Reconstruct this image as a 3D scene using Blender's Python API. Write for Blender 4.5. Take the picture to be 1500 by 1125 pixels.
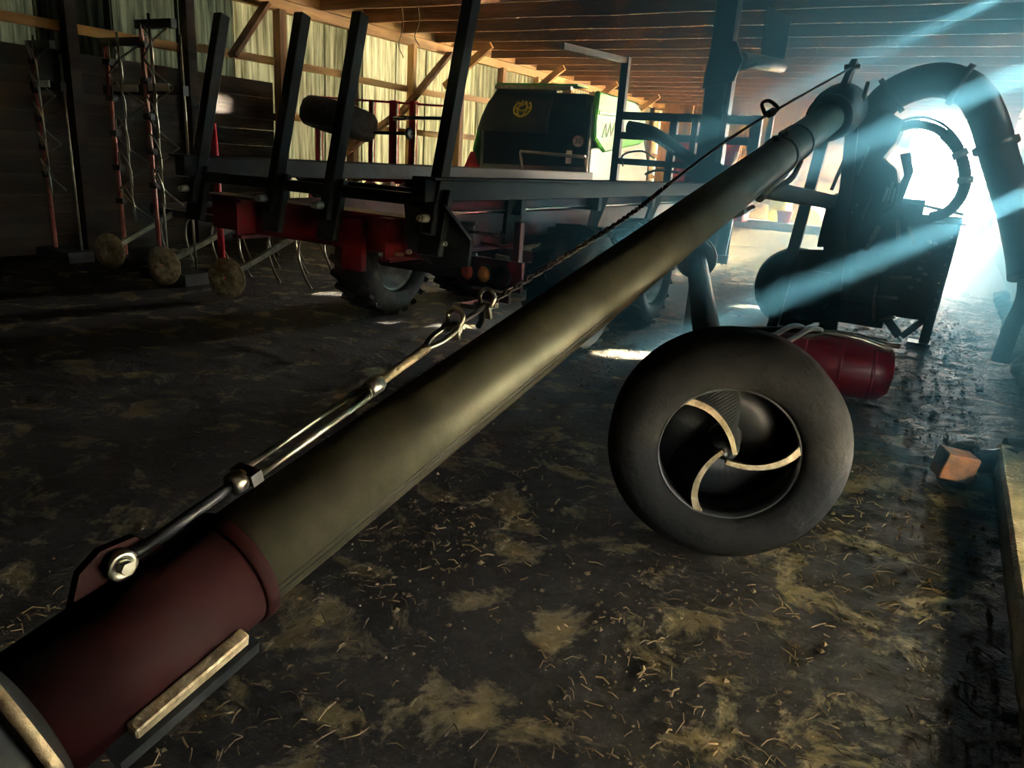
import bpy, math, random
from math import sin, cos, pi, radians, sqrt
from mathutils import Vector, Matrix, noise as mnoise

random.seed(7)
S = bpy.context.scene
C = S.collection
for o in list(bpy.data.objects):
    bpy.data.objects.remove(o)

# ------------------------------------------------------------------ camera
CAM_H = 1.5
PITCH, YAW, ROLL = radians(17.05), radians(29.4), radians(4.0)
f0 = Vector((-sin(YAW), cos(YAW), 0)); r0 = Vector((cos(YAW), sin(YAW), 0)); u0 = Vector((0, 0, 1))
fw = f0 * cos(PITCH) - u0 * sin(PITCH)
uc = u0 * cos(PITCH) + f0 * sin(PITCH)
ax = r0 * cos(ROLL) + uc * sin(ROLL) * 1.0
ay = uc * cos(ROLL) - r0 * sin(ROLL)
cd = bpy.data.cameras.new('camera'); cam = bpy.data.objects.new('camera', cd); C.objects.link(cam)
cd.lens = 1083 / 1500 * 36; cd.sensor_width = 36; cd.clip_start = 0.02; cd.clip_end = 400
mw = Matrix((ax, ay, -fw)).transposed().to_4x4(); mw.translation = (0, 0, CAM_H)
cam.matrix_world = mw
S.camera = cam

# ------------------------------------------------------------------ light and exposure
S.view_settings.view_transform = 'Standard'
S.view_settings.look = 'None'
S.view_settings.gamma = 1.0
S.view_settings.use_curve_mapping = False
S.view_settings.exposure = 3.9
w = bpy.data.worlds.new('overcast_sky'); S.world = w; w.use_nodes = True
bg = w.node_tree.nodes['Background']
bg.inputs['Color'].default_value = (1.0, 0.93, 0.80, 1); bg.inputs['Strength'].default_value = 8.0

sd = bpy.data.lights.new('sun', 'SUN'); sun = bpy.data.objects.new('sun', sd); C.objects.link(sun)
sd.energy = 170.0; sd.angle = radians(3.5); sd.color = (1.0, 0.93, 0.80)
sun.rotation_euler = Vector((-1, -0.6, -0.6)).to_track_quat('-Z', 'Y').to_euler()
sun.location = (12, 20, 10)

def portal(name, loc, direction, sx, sy):
    l = bpy.data.lights.new(name, 'AREA'); l.shape = 'RECTANGLE'; l.size = sx; l.size_y = sy
    l.cycles.is_portal = True
    o = bpy.data.objects.new(name, l); C.objects.link(o); o.location = loc
    o.rotation_euler = Vector(direction).to_track_quat('-Z', 'Z').to_euler()
portal('doorway_sky_portal', (-0.45, 26.1, 1.7), (0, -1, 0), 2.1, 3.4)
portal('side_slit_sky_portal', (1.2, 2.6, 0.447), (-1, 0, 0), 3.4, 0.095)  # sky through the unseen slit added to light the near floor

# ------------------------------------------------------------------ materials
MATS = {}
def M(name, c1, c2=None, scale=6, rough=0.6, metal=0.0, bump=0.0, bscale=30, stretch=(1, 1, 1), lo=0.4, hi=0.6, spec=0.5, rrough=None):
    m = bpy.data.materials.new(name); m.use_nodes = True; MATS[name] = m
    n, l = m.node_tree.nodes, m.node_tree.links
    b = n['Principled BSDF']
    b.inputs['Roughness'].default_value = rough; b.inputs['Metallic'].default_value = metal
    b.inputs['Specular IOR Level'].default_value = spec
    tc = n.new('ShaderNodeTexCoord'); oi = n.new('ShaderNodeObjectInfo')
    add = n.new('ShaderNodeVectorMath'); add.operation = 'MULTIPLY_ADD'
    comb = n.new('ShaderNodeCombineXYZ')
    for i in range(3): l.new(oi.outputs['Random'], comb.inputs[i])
    l.new(comb.outputs[0], add.inputs[0]); add.inputs[1].default_value = (17, 31, 23); l.new(tc.outputs['Object'], add.inputs[2])
    mp = n.new('ShaderNodeMapping'); mp.inputs['Scale'].default_value = stretch
    l.new(add.outputs[0], mp.inputs['Vector'])
    if c2 is None: c2 = tuple(x * 0.6 for x in c1)
    nz = n.new('ShaderNodeTexNoise'); nz.inputs['Scale'].default_value = scale; nz.inputs['Detail'].default_value = 8; nz.inputs['Roughness'].default_value = 0.62
    l.new(mp.outputs[0], nz.inputs['Vector'])
    rp = n.new('ShaderNodeValToRGB'); rp.color_ramp.elements[0].position = lo; rp.color_ramp.elements[1].position = hi
    rp.color_ramp.elements[0].color = (*c1, 1); rp.color_ramp.elements[1].color = (*c2, 1)
    l.new(nz.outputs['Fac'], rp.inputs['Fac']); l.new(rp.outputs['Color'], b.inputs['Base Color'])
    if rrough is not None:
        mr = n.new('ShaderNodeMapRange'); mr.inputs[3].default_value = rough; mr.inputs[4].default_value = rrough
        l.new(nz.outputs['Fac'], mr.inputs[0]); l.new(mr.outputs[0], b.inputs['Roughness'])
    if bump:
        n2 = n.new('ShaderNodeTexNoise'); n2.inputs['Scale'].default_value = bscale; n2.inputs['Detail'].default_value = 6
        l.new(mp.outputs[0], n2.inputs['Vector'])
        bp = n.new('ShaderNodeBump'); bp.inputs['Strength'].default_value = bump; bp.inputs['Distance'].default_value = 0.02
        l.new(n2.outputs['Fac'], bp.inputs['Height']); l.new(bp.outputs[0], b.inputs['Normal'])
    return m

M('old_wood', (0.23, 0.115, 0.04), (0.11, 0.052, 0.02), 5, 0.75, stretch=(1, 1, 0.15), bump=0.3)
M('joist_wood', (0.34, 0.175, 0.075), (0.17, 0.085, 0.04), 4, 0.8, stretch=(0.12, 1, 1), bump=0.4)
M('pale_wood', (0.50, 0.29, 0.10), (0.33, 0.18, 0.06), 5, 0.7, stretch=(1, 1, 0.12), bump=0.2)
M('plate_wood', (0.50, 0.29, 0.09), (0.30, 0.16, 0.05), 5, 0.7, stretch=(1, 0.12, 1), bump=0.2)
M('board_wood', (0.46, 0.25, 0.10), (0.30, 0.15, 0.06), 7, 0.75, stretch=(1, 1, 0.1), bump=0.2)
M('dark_board', (0.14, 0.08, 0.05), (0.07, 0.04, 0.025), 6, 0.8, stretch=(1, 1, 0.1), bump=0.3)
M('dado_shade_wood', (0.05, 0.036, 0.024), (0.02, 0.016, 0.012), 6, 0.85, stretch=(1, 0.1, 1), bump=0.3)  # dark boarding, and shade put into the near posts and girts
M('concrete', (0.50, 0.43, 0.28), (0.32, 0.27, 0.17), 9, 0.85, bump=0.5, bscale=50)
M('gravel', (0.45, 0.40, 0.32), (0.34, 0.30, 0.22), 3, 0.9, bump=0.4)
M('tube_steel', (0.085, 0.087, 0.056), (0.055, 0.057, 0.035), 5, 0.42, 0.55, bump=0.06, bscale=90, rrough=0.55)
M('red_paint', (0.15, 0.007, 0.012), (0.09, 0.005, 0.009), 7, 0.42, bump=0.05)
M('dark_red', (0.013, 0.0007, 0.0012), (0.008, 0.0006, 0.001), 7, 0.75, bump=0.05, spec=0.12)
M('drum_red', (0.16, 0.008, 0.02), (0.10, 0.006, 0.014), 5, 0.4, bump=0.05)
M('bright_red', (0.55, 0.015, 0.04), (0.40, 0.012, 0.03), 7, 0.45)
M('pink_pole', (0.55, 0.22, 0.17), (0.40, 0.10, 0.09), 9, 0.4)
M('black_paint', (0.008, 0.011, 0.012), (0.015, 0.02, 0.02), 9, 0.45, bump=0.05, rrough=0.6, spec=0.2)
M('machine_black', (0.012, 0.017, 0.02), (0.028, 0.032, 0.032), 7, 0.42, bump=0.1)
M('grey_paint', (0.24, 0.25, 0.24), (0.17, 0.18, 0.17), 6, 0.35, 0.3)
M('rubber', (0.016, 0.017, 0.017), (0.035, 0.035, 0.033), 10, 0.75, bump=0.25, bscale=60)
M('ring_rubber', (0.010, 0.011, 0.011), (0.022, 0.022, 0.019), 3.2, 0.8, bump=0.6, bscale=18, lo=0.48, hi=0.72, spec=0.12)
M('galvanised', (0.45, 0.46, 0.38), (0.28, 0.29, 0.22), 14, 0.32, 0.85, bump=0.1, bscale=80)
M('worn_metal', (0.42, 0.36, 0.22), (0.22, 0.18, 0.10), 20, 0.5, 0.4, bump=0.4, bscale=70)
M('rim_metal', (0.42, 0.44, 0.42), (0.25, 0.26, 0.25), 6, 0.4, 0.5)
M('chrome', (0.75, 0.75, 0.72), (0.6, 0.6, 0.57), 6, 0.15, 1.0)
M('cable_black', (0.014, 0.014, 0.015), (0.03, 0.03, 0.03), 20, 0.45, 0.3)
M('green_wrap', (0.11, 0.62, 0.02), (0.07, 0.46, 0.015), 3, 0.4, bump=0.15, bscale=5)
M('white_panel', (0.80, 0.83, 0.74), (0.7, 0.74, 0.65), 3, 0.4, bump=0.1, bscale=5)
M('black_panel', (0.006, 0.009, 0.009), (0.011, 0.014, 0.014), 4, 0.5, bump=0.1, bscale=6, spec=0.2)
M('hood_cloth', (0.03, 0.033, 0.026), (0.02, 0.022, 0.018), 6, 0.6, bump=0.2, bscale=8)
M('yellow_print', (0.75, 0.72, 0.02), (0.65, 0.62, 0.02), 4, 0.5)
M('white_print', (0.75, 0.72, 0.65), (0.65, 0.62, 0.56), 4, 0.5)
M('black_print', (0.012, 0.012, 0.012), (0.02, 0.02, 0.02), 4, 0.6)
M('signal_red', (0.75, 0.01, 0.03), (0.6, 0.01, 0.02), 4, 0.35)
M('lens_red', (0.6, 0.12, 0.08), (0.45, 0.08, 0.06), 12, 0.2)
M('lens_orange', (0.9, 0.32, 0.10), (0.75, 0.25, 0.08), 12, 0.2)
M('lens_dark', (0.10, 0.02, 0.015), (0.06, 0.012, 0.01), 12, 0.2)
M('yellow_plastic', (0.8, 0.62, 0.02), (0.65, 0.48, 0.02), 5, 0.4)
M('red_plastic', (0.7, 0.04, 0.03), (0.55, 0.03, 0.02), 5, 0.4)
M('sack', (0.55, 0.42, 0.28), (0.38, 0.28, 0.18), 7, 0.85, bump=0.5, bscale=12)
M('straw', (0.30, 0.22, 0.10), (0.07, 0.05, 0.025), 1.5, 0.7)
M('clod', (0.10, 0.075, 0.04), (0.24, 0.19, 0.11), 2, 0.85, bump=0.6, bscale=30, lo=0.35, hi=0.7)
M('block_wood', (0.42, 0.18, 0.10), (0.22, 0.10, 0.06), 9, 0.8, bump=0.4)

def sheet_material(name, col, dark, trans):
    m = bpy.data.materials.new(name); m.use_nodes = True; MATS[name] = m
    n, l = m.node_tree.nodes, m.node_tree.links
    n.remove(n['Principled BSDF']); out = n['Material Output']
    tc = n.new('ShaderNodeTexCoord'); oi = n.new('ShaderNodeObjectInfo')
    mp = n.new('ShaderNodeMapping'); mp.inputs['Scale'].default_value = (1, 9, 0.5)
    comb = n.new('ShaderNodeCombineXYZ')
    for i in range(3): l.new(oi.outputs['Random'], comb.inputs[i])
    add = n.new('ShaderNodeVectorMath'); add.operation = 'MULTIPLY_ADD'; add.inputs[1].default_value = (17, 31, 23)
    l.new(comb.outputs[0], add.inputs[0]); l.new(tc.outputs['Object'], add.inputs[2]); l.new(add.outputs[0], mp.inputs['Vector'])
    nz = n.new('ShaderNodeTexNoise'); nz.inputs['Scale'].default_value = 2.5; nz.inputs['Detail'].default_value = 7
    l.new(mp.outputs[0], nz.inputs['Vector'])
    rp = n.new('ShaderNodeValToRGB'); rp.color_ramp.elements[0].position = 0.35; rp.color_ramp.elements[1].position = 0.65
    rp.color_ramp.elements[0].color = (*dark, 1); rp.color_ramp.elements[1].color = (*col, 1)
    l.new(nz.outputs['Fac'], rp.inputs['Fac'])
    df = n.new('ShaderNodeBsdfDiffuse'); tr = n.new('ShaderNodeBsdfTranslucent'); mx = n.new('ShaderNodeMixShader'); mx.inputs[0].default_value = trans
    l.new(rp.outputs['Color'], df.inputs['Color']); l.new(rp.outputs['Color'], tr.inputs['Color'])
    l.new(df.outputs[0], mx.inputs[1]); l.new(tr.outputs[0], mx.inputs[2]); l.new(mx.outputs[0], out.inputs['Surface'])
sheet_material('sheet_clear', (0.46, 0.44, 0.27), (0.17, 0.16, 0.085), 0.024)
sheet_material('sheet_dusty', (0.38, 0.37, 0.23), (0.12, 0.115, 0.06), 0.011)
sheet_material('sheet_grimy_shaded', (0.16, 0.19, 0.13), (0.04, 0.05, 0.035), 0.005)  # grime plus shade of the near wall put into the colour
sheet_material('sheet_shaded', (0.035, 0.042, 0.03), (0.01, 0.012, 0.01), 0.0006)  # near-wall shade put into the sheet colour

def floor_material():
    m = bpy.data.materials.new('muck_floor'); m.use_nodes = True; MATS['muck_floor'] = m
    n, l = m.node_tree.nodes, m.node_tree.links; b = n['Principled BSDF']
    tc = n.new('ShaderNodeTexCoord')
    def nz(scale, detail=8, rough=0.6, dist=0.0):
        t = n.new('ShaderNodeTexNoise'); t.inputs['Scale'].default_value = scale; t.inputs['Detail'].default_value = detail
        t.inputs['Roughness'].default_value = rough; t.inputs['Distortion'].default_value = dist
        l.new(tc.outputs['Object'], t.inputs['Vector']); return t
    def ramp(src, p0, p1, c0, c1):
        r = n.new('ShaderNodeValToRGB'); r.color_ramp.elements[0].position = p0; r.color_ramp.elements[1].position = p1
        r.color_ramp.elements[0].color = (*c0, 1); r.color_ramp.elements[1].color = (*c1, 1)
        l.new(src, r.inputs['Fac']); return r
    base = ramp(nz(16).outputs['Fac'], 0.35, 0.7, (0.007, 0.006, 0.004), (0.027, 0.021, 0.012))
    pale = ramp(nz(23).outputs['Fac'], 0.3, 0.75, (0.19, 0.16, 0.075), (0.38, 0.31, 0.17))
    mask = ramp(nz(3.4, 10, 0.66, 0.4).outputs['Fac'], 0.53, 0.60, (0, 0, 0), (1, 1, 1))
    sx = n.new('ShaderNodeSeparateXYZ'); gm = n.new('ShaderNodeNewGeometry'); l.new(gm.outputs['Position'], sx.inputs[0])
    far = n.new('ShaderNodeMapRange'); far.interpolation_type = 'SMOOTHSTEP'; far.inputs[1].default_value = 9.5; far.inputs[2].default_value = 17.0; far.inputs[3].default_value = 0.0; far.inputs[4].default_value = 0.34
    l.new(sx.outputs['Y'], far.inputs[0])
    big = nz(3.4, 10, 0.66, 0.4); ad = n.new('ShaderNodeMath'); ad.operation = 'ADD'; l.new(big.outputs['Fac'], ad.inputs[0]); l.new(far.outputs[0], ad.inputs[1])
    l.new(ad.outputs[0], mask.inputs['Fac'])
    mx = n.new('ShaderNodeMix'); mx.data_type = 'RGBA'
    l.new(mask.outputs['Color'], mx.inputs['Factor']); l.new(base.outputs['Color'], mx.inputs['A']); l.new(pale.outputs['Color'], mx.inputs['B'])
    l.new(mx.outputs['Result'], b.inputs['Base Color'])
    b.inputs['Roughness'].default_value = 0.45; b.inputs['Specular IOR Level'].default_value = 0.3
    inv = n.new('ShaderNodeMath'); inv.operation = 'SUBTRACT'; inv.inputs[0].default_value = 1.15
    l.new(mask.outputs['Color'], inv.inputs[1])
    hn = n.new('ShaderNodeMath'); hn.operation = 'MULTIPLY'; l.new(nz(28, 9, 0.7).outputs['Fac'], hn.inputs[0]); l.new(inv.outputs[0], hn.inputs[1])
    bp = n.new('ShaderNodeBump'); bp.inputs['Strength'].default_value = 1.0; bp.inputs['Distance'].default_value = 0.05
    l.new(hn.outputs[0], bp.inputs['Height']); l.new(bp.outputs[0], b.inputs['Normal'])
floor_material()

# ------------------------------------------------------------------ helpers
WO = {}
def tag(o, label=None, cat=None, group=None, kind=None):
    if label: o['label'] = label
    if cat: o['category'] = cat
    if group: o['group'] = group
    if kind: o['kind'] = kind
    return o
def empty(name, loc, label=None, cat=None, group=None, kind=None):
    o = bpy.data.objects.new(name, None); C.objects.link(o); o.location = loc; o.empty_display_size = 0.2
    WO[o] = Vector(loc); return tag(o, label, cat, group, kind)
def link(name, mesh, origin, parent=None, rot=None):
    o = bpy.data.objects.new(name, mesh); C.objects.link(o)
    origin = Vector(origin); WO[o] = origin
    if parent is not None:
        o.parent = parent; o.location = origin - WO[parent]
    else: o.location = origin
    if rot: o.rotation_euler = rot
    return o

class MB:
    def __init__(s): s.v = []; s.f = []; s.sm = []
    def add(s, vs, fs, smooth=False):
        k = len(s.v); s.v += [Vector(p) for p in vs]; s.f += [tuple(i + k for i in q) for q in fs]; s.sm += [smooth] * len(fs); return s
    def box(s, c, d, R=None):
        c = Vector(c); h = Vector(d) / 2
        vs = [Vector((x * h.x, y * h.y, z * h.z)) for z in (-1, 1) for y in (-1, 1) for x in (-1, 1)]
        if R is not None: vs = [R @ p for p in vs]
        return s.add([p + c for p in vs], [(0, 2, 3, 1), (4, 5, 7, 6), (0, 1, 5, 4), (2, 6, 7, 3), (0, 4, 6, 2), (1, 3, 7, 5)])
    def frame(s, p0, p1, up=(0, 0, 1)):
        d = (Vector(p1) - Vector(p0)); L = d.length; d.normalize()
        up = Vector(up)
        if abs(d.dot(up.normalized())) > 0.98: up = Vector((0, 1, 0)) if abs(d.y) < 0.9 else Vector((1, 0, 0))
        a = d.cross(up).normalized(); b = a.cross(d).normalized()
        return d, a, b, L
    def bar(s, p0, p1, wdt, hgt, up=(0, 0, 1)):
        d, a, b, L = s.frame(p0, p1, up); c = (Vector(p0) + Vector(p1)) / 2
        R = Matrix((a, d, b)).transposed()
        return s.box(c, (wdt, L, hgt), R)
    def tube(s, p0, p1, r, r1=None, seg=14, caps=True):
        if r1 is None: r1 = r
        d, a, b, L = s.frame(p0, p1); p0 = Vector(p0); p1 = Vector(p1)
        vs = []
        for p, q in ((p0, r), (p1, r1)):
            for i in range(seg):
                t = 2 * pi * i / seg; vs.append(p + a * (q * cos(t)) + b * (q * sin(t)))
        s.add(vs, [(i, (i + 1) % seg, seg + (i + 1) % seg, seg + i) for i in range(seg)], True)
        if caps:
            k = len(s.v) - 2 * seg
            s.f.append(tuple(k + i for i in reversed(range(seg)))); s.f.append(tuple(k + seg + i for i in range(seg))); s.sm += [False, False]
        return s
    def path(s, pts, r, seg=8, closed=False, radii=None):
        pts = [Vector(p) for p in pts]; n = len(pts); rings = []
        pa = None
        for i, p in enumerate(pts):
            if closed: t = pts[(i + 1) % n] - pts[i - 1]
            else: t = pts[min(i + 1, n - 1)] - pts[max(i - 1, 0)]
            t.normalize()
            if pa is None:
                u = Vector((0, 0, 1)) if abs(t.z) < 0.9 else Vector((1, 0, 0)); a = t.cross(u).normalized()
            else:
                a = (pa - t * pa.dot(t)).normalized()
            pa = a; b = t.cross(a).normalized(); q = radii[i] if radii else r
            rings.append([p + a * (q * cos(2 * pi * j / seg)) + b * (q * sin(2 * pi * j / seg)) for j in range(seg)])
        vs = [v for rg in rings for v in rg]; fs = []
        for i in range(n if closed else n - 1):
            k = (i + 1) % n
            for j in range(seg): fs.append((i * seg + j, i * seg + (j + 1) % seg, k * seg + (j + 1) % seg, k * seg + j))
        s.add(vs, fs, True)
        if not closed:
            k = len(s.v) - n * seg
            s.f.append(tuple(k + j for j in reversed(range(seg)))); s.f.append(tuple(k + (n - 1) * seg + j for j in range(seg))); s.sm += [False, False]
        return s
    def lathe(s, c, axis, prof, seg=40, closed=True):
        c = Vector(c); d = Vector(axis).normalized(); u = Vector((0, 0, 1)) if abs(d.z) < 0.9 else Vector((1, 0, 0))
        a = d.cross(u).normalized(); b = a.cross(d).normalized(); n = len(prof); vs = []
        for i in range(seg):
            t = 2 * pi * i / seg; e = a * cos(t) + b * sin(t)
            for r, h in prof: vs.append(c + e * r + d * h)
        fs = []
        for i in range(seg):
            k = (i + 1) % seg
            for j in range(n if closed else n - 1):
                q = (j + 1) % n; fs.append((i * n + j, k * n + j, k * n + q, i * n + q))
        return s.add(vs, fs, True)
    def prism(s, poly, axis, t):
        """poly: list of 3D points of one face; axis: thickness vector"""
        n = len(poly); t = Vector(t); vs = [Vector(p) for p in poly] + [Vector(p) + t for p in poly]
        fs = [tuple(reversed(range(n))), tuple(range(n, 2 * n))] + [(i, (i + 1) % n, n + (i + 1) % n, n + i) for i in range(n)]
        return s.add(vs, fs)
    def sphere(s, c, r, seg=12, rings=7, sq=(1, 1, 1)):
        c = Vector(c); vs = [c + Vector((0, 0, r * sq[2]))]
        for i in range(1, rings):
            p = pi * i / rings
            for j in range(seg): vs.append(c + Vector((r * sq[0] * sin(p) * cos(2 * pi * j / seg), r * sq[1] * sin(p) * sin(2 * pi * j / seg), r * sq[2] * cos(p))))
        vs.append(c - Vector((0, 0, r * sq[2]))); fs = []
        for j in range(seg): fs.append((0, 1 + j, 1 + (j + 1) % seg))
        for i in range(rings - 2):
            for j in range(seg): fs.append((1 + i * seg + j, 1 + (i + 1) * seg + j, 1 + (i + 1) * seg + (j + 1) % seg, 1 + i * seg + (j + 1) % seg))
        k = len(vs) - 1
        for j in range(seg): fs.append((k, k - seg + (j + 1) % seg, k - seg + j))
        return s.add(vs, fs, True)
    def mesh(s, name, mat, origin):
        me = bpy.data.meshes.new(name); me.from_pydata([p - origin for p in s.v], [], s.f)
        me.polygons.foreach_set('use_smooth', s.sm); me.materials.append(MATS[mat]); me.update()
        return me
    def build(s, name, mat, parent=None, label=None, cat=None, group=None, kind=None, bevel=0.0, fix=True, base=False):
        lo = Vector([min(p[i] for p in s.v) for i in range(3)]); hi = Vector([max(p[i] for p in s.v) for i in range(3)])
        org = (lo + hi) / 2
        if base: org.z = lo.z
        me = s.mesh(name, mat, org)
        if fix:
            import bmesh
            bm = bmesh.new(); bm.from_mesh(me); bmesh.ops.recalc_face_normals(bm, faces=bm.faces[:])
            if bevel:
                ed = [e for e in bm.edges if len(e.link_faces) == 2 and e.calc_face_angle(0) > 0.7]
                bmesh.ops.bevel(bm, geom=ed, offset=bevel, segments=1, affect='EDGES', clamp_overlap=True)
            bm.to_mesh(me); bm.free()
        o = link(name, me, org, parent)
        return tag(o, label, cat, group, kind)

def B(): return MB()
def bez(pts, n):
    """Catmull-Rom through pts, n samples per span"""
    P = [Vector(p) for p in pts]; P = [P[0] * 2 - P[1]] + P + [P[-1] * 2 - P[-2]]; out = []
    for i in range(1, len(P) - 2):
        for k in range(n):
            t = k / n; a, b, c, d = P[i - 1], P[i], P[i + 1], P[i + 2]
            out.append(0.5 * ((2 * b) + (c - a) * t + (2 * a - 5 * b + 4 * c - d) * t * t + (3 * b - a - 3 * c + d) * t ** 3))
    out.append(P[-2]); return out
def bolt(parent, p, axis, r=0.02, h=0.02, mat='galvanised', name='bolt'):
    a = Vector(axis).normalized(); p = Vector(p)
    return B().tube(p, p + a * h, r, seg=6).tube(p + a * h, p + a * h * 1.8, r * 0.55, seg=8).build(name, mat, parent)
def text_mesh(name, s, size, mat, M4, parent, depth=0.004):
    cu = bpy.data.curves.new(name, 'FONT'); cu.body = s; cu.size = size; cu.extrude = depth; cu.align_x = 'CENTER'; cu.align_y = 'CENTER'
    t = bpy.data.objects.new(name + '_tmp', cu); C.objects.link(t)
    dg = bpy.context.evaluated_depsgraph_get(); me = bpy.data.meshes.new_from_object(t.evaluated_get(dg))
    bpy.data.objects.remove(t); me.name = name; me.transform(M4.to_3x3().to_4x4()); me.materials.clear(); me.materials.append(MATS[mat])
    return link(name, me, M4.translation, parent)

# ================================================================== THE BARN
XL, XR, YB, YF, ZJ = -9.5, 0.95, 26.0, -4.0, 3.5

# floor -------------------------------------------------------------
def fz(x, y):
    n1 = mnoise.noise((x * 1.1, y * 1.1, 0.3)); n2 = mnoise.noise((x * 5, y * 5, 4.7)); n3 = mnoise.noise((x * 15, y * 15, 9.1))
    k = 1.0 if y < 12 else max(0.35, 1 - (y - 12) / 10)
    rough = 1.0
    if x > -0.9: rough = 1.7
    if -3.2 < x <= -0.2 and y < 2.4: rough = 0.45
    return -0.010 + k * (0.010 * n1 + rough * (0.007 * n2 + 0.007 * max(n3, -0.25)))
def grid(name, xs, ys, zf):
    nx, ny = len(xs), len(ys)
    vs = [(x, y, zf(x, y)) for y in ys for x in xs]
    fs = [(j * nx + i, j * nx + i + 1, (j + 1) * nx + i + 1, (j + 1) * nx + i) for j in range(ny - 1) for i in range(nx - 1)]
    m = MB(); m.add(vs, fs, True); return m
def steps(a, b, mid, fine, coarse):
    out = []; x = a
    while x < b:
        out.append(x); x += fine if mid[0] <= x < mid[1] else coarse
    out.append(b); return out
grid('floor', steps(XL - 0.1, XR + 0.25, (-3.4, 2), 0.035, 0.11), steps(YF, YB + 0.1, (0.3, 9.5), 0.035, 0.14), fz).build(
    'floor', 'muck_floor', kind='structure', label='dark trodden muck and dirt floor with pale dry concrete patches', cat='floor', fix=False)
B().box((-4, 20, -0.2), (160, 160, 0.2)).build('ground_outside', 'gravel', kind='structure', label='pale gravel yard outside the barn doorway', cat='ground')

# left wall -----------------------------------------------------------
wl = B().box((XL + 0.06, 11, 3.44), (0.12, 30, 0.16)).box((XL + 0.05, 11, 3.67), (0.10, 30.2, 0.27)).build('wall_left', 'plate_wood', kind='structure', label='corrugated sheet wall on a timber frame with yellowish top plate', cat='wall')
def corr_mesh(mat):
    m = B(); n = 48; Wd, Hh = 0.96, 3.66; vs = []
    for k in range(2):
        for i in range(n + 1):
            vs.append((0.026 * cos(2 * pi * i / n * 6), -Wd / 2 + Wd * i / n, -Hh / 2 + k * Hh))
    m.add(vs, [(i, i + 1, n + 2 + i, n + 1 + i) for i in range(n)], True)
    return m.mesh('corrugated_sheet_' + mat, mat, Vector((0, 0, 0)))
sheets = {k: corr_mesh(k) for k in ('sheet_clear', 'sheet_dusty', 'sheet_grimy_shaded', 'sheet_shaded')}
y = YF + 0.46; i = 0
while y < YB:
    if y < 4.2: k = 'sheet_shaded'
    elif y < 5.4: k = 'sheet_grimy_shaded'
    elif y < 7.6: k = random.choice(['sheet_shaded', 'sheet_shaded', 'sheet_grimy_shaded'])
    elif y < 10.0: k = random.choice(['sheet_dusty', 'sheet_grimy_shaded', 'sheet_dusty'])
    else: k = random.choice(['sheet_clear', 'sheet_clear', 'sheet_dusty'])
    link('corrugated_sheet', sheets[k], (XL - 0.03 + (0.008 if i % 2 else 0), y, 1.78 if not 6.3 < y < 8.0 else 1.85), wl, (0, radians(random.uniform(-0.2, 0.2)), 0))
    y += 0.92; i += 1
dado = B().box((0, 0, 0), (0.03, 12.6, 0.232)).mesh('dado_board', 'dado_shade_wood', Vector())
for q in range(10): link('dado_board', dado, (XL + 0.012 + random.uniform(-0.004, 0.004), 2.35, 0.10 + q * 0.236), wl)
post_shade = B().box((0, 0, 0), (0.15, 0.13, 3.40)).mesh('wall_post', 'dado_shade_wood', Vector())  # darker copy, shade painted into the near posts
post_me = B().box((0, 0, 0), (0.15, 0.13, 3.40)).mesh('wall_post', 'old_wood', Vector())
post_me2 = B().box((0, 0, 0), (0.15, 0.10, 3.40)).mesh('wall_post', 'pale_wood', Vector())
girt_shade = B().box((0, 0, 0), (0.05, 1.62, 0.11)).mesh('girt', 'dado_shade_wood', Vector())  # darker copy, shade painted into the near girts
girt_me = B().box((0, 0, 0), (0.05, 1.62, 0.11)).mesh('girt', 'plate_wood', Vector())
py = -2.6; posts = []
i = 0
while py < YB - 0.3:
    posts.append(py); link('post', post_shade if py < 7.5 else (post_me if i % 3 else post_me2), (XL + 0.11, py, 1.68), wl); py += 1.62; i += 1
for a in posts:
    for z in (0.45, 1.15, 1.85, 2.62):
        link('girt', girt_shade if (a < 8.2 and z < 2.3) or a < 2.5 else girt_me, (XL + 0.035, a + 0.81, z + random.uniform(-0.03, 0.03)), wl, (radians(random.uniform(-0.6, 0.6)), 0, 0))
for p0, p1 in (((-9.28, 11.5, 2.1), (-9.28, 13.05, 3.38)), ((-9.28, 7.75, 2.6), (-9.28, 8.4, 3.4)), ((-9.28, 17.2, 2.1), (-9.28, 18.6, 3.38)), ((-9.28, 9.9, 1.3), (-9.28, 11.5, 2.15))):
    B().bar(p0, p1, 0.06, 0.16, (1, 0, 0)).build('brace', 'old_wood', wl)
# knee braces running out to the joists
for yy in (13.0, 16.1, 19.2, 22.4):
    B().bar((-9.35, yy, 2.75), (-8.3, yy, 3.52), 0.08, 0.14).build('knee_brace', 'pale_wood', wl)

# back wall -----------------------------------------------------------
wb = B().box((-5.5, YB + 0.09, 0.12), (8.0, 0.12, 0.24)).box((0.78, YB + 0.09, 0.12), (0.35, 0.12, 0.24)).build('wall_back', 'concrete', kind='structure', label='wooden board gable wall beside the bright doorway', cat='wall')
bm_me = [B().box((0, 0, 0), (0.314, 0.025, 1.16)).mesh('wall_board', 'board_wood', Vector()), B().box((0, 0, 0), (0.314, 0.025, 1.28)).mesh('wall_board', 'board_wood', Vector())]
x = -9.34
while x < -1.5:
    for z, k in ((0.82, 0), (1.99, 0), (3.22, 1)):
        link('wall_board', bm_me[k], (x, YB + 0.04 + random.uniform(-0.006, 0.006), z), wb)
    x += 0.316
lint = B().box((0, 0, 0), (0.318, 0.025, 0.42)).mesh('wall_board', 'board_wood', Vector())
while x < 1.1:
    link('wall_board', lint, (x, YB + 0.05, 3.62), wb); x += 0.316
for z, k in ((0.82, 0), (1.99, 0), (3.22, 1)): link('wall_board', bm_me[k], (0.80, YB + 0.04, z), wb)
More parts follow.
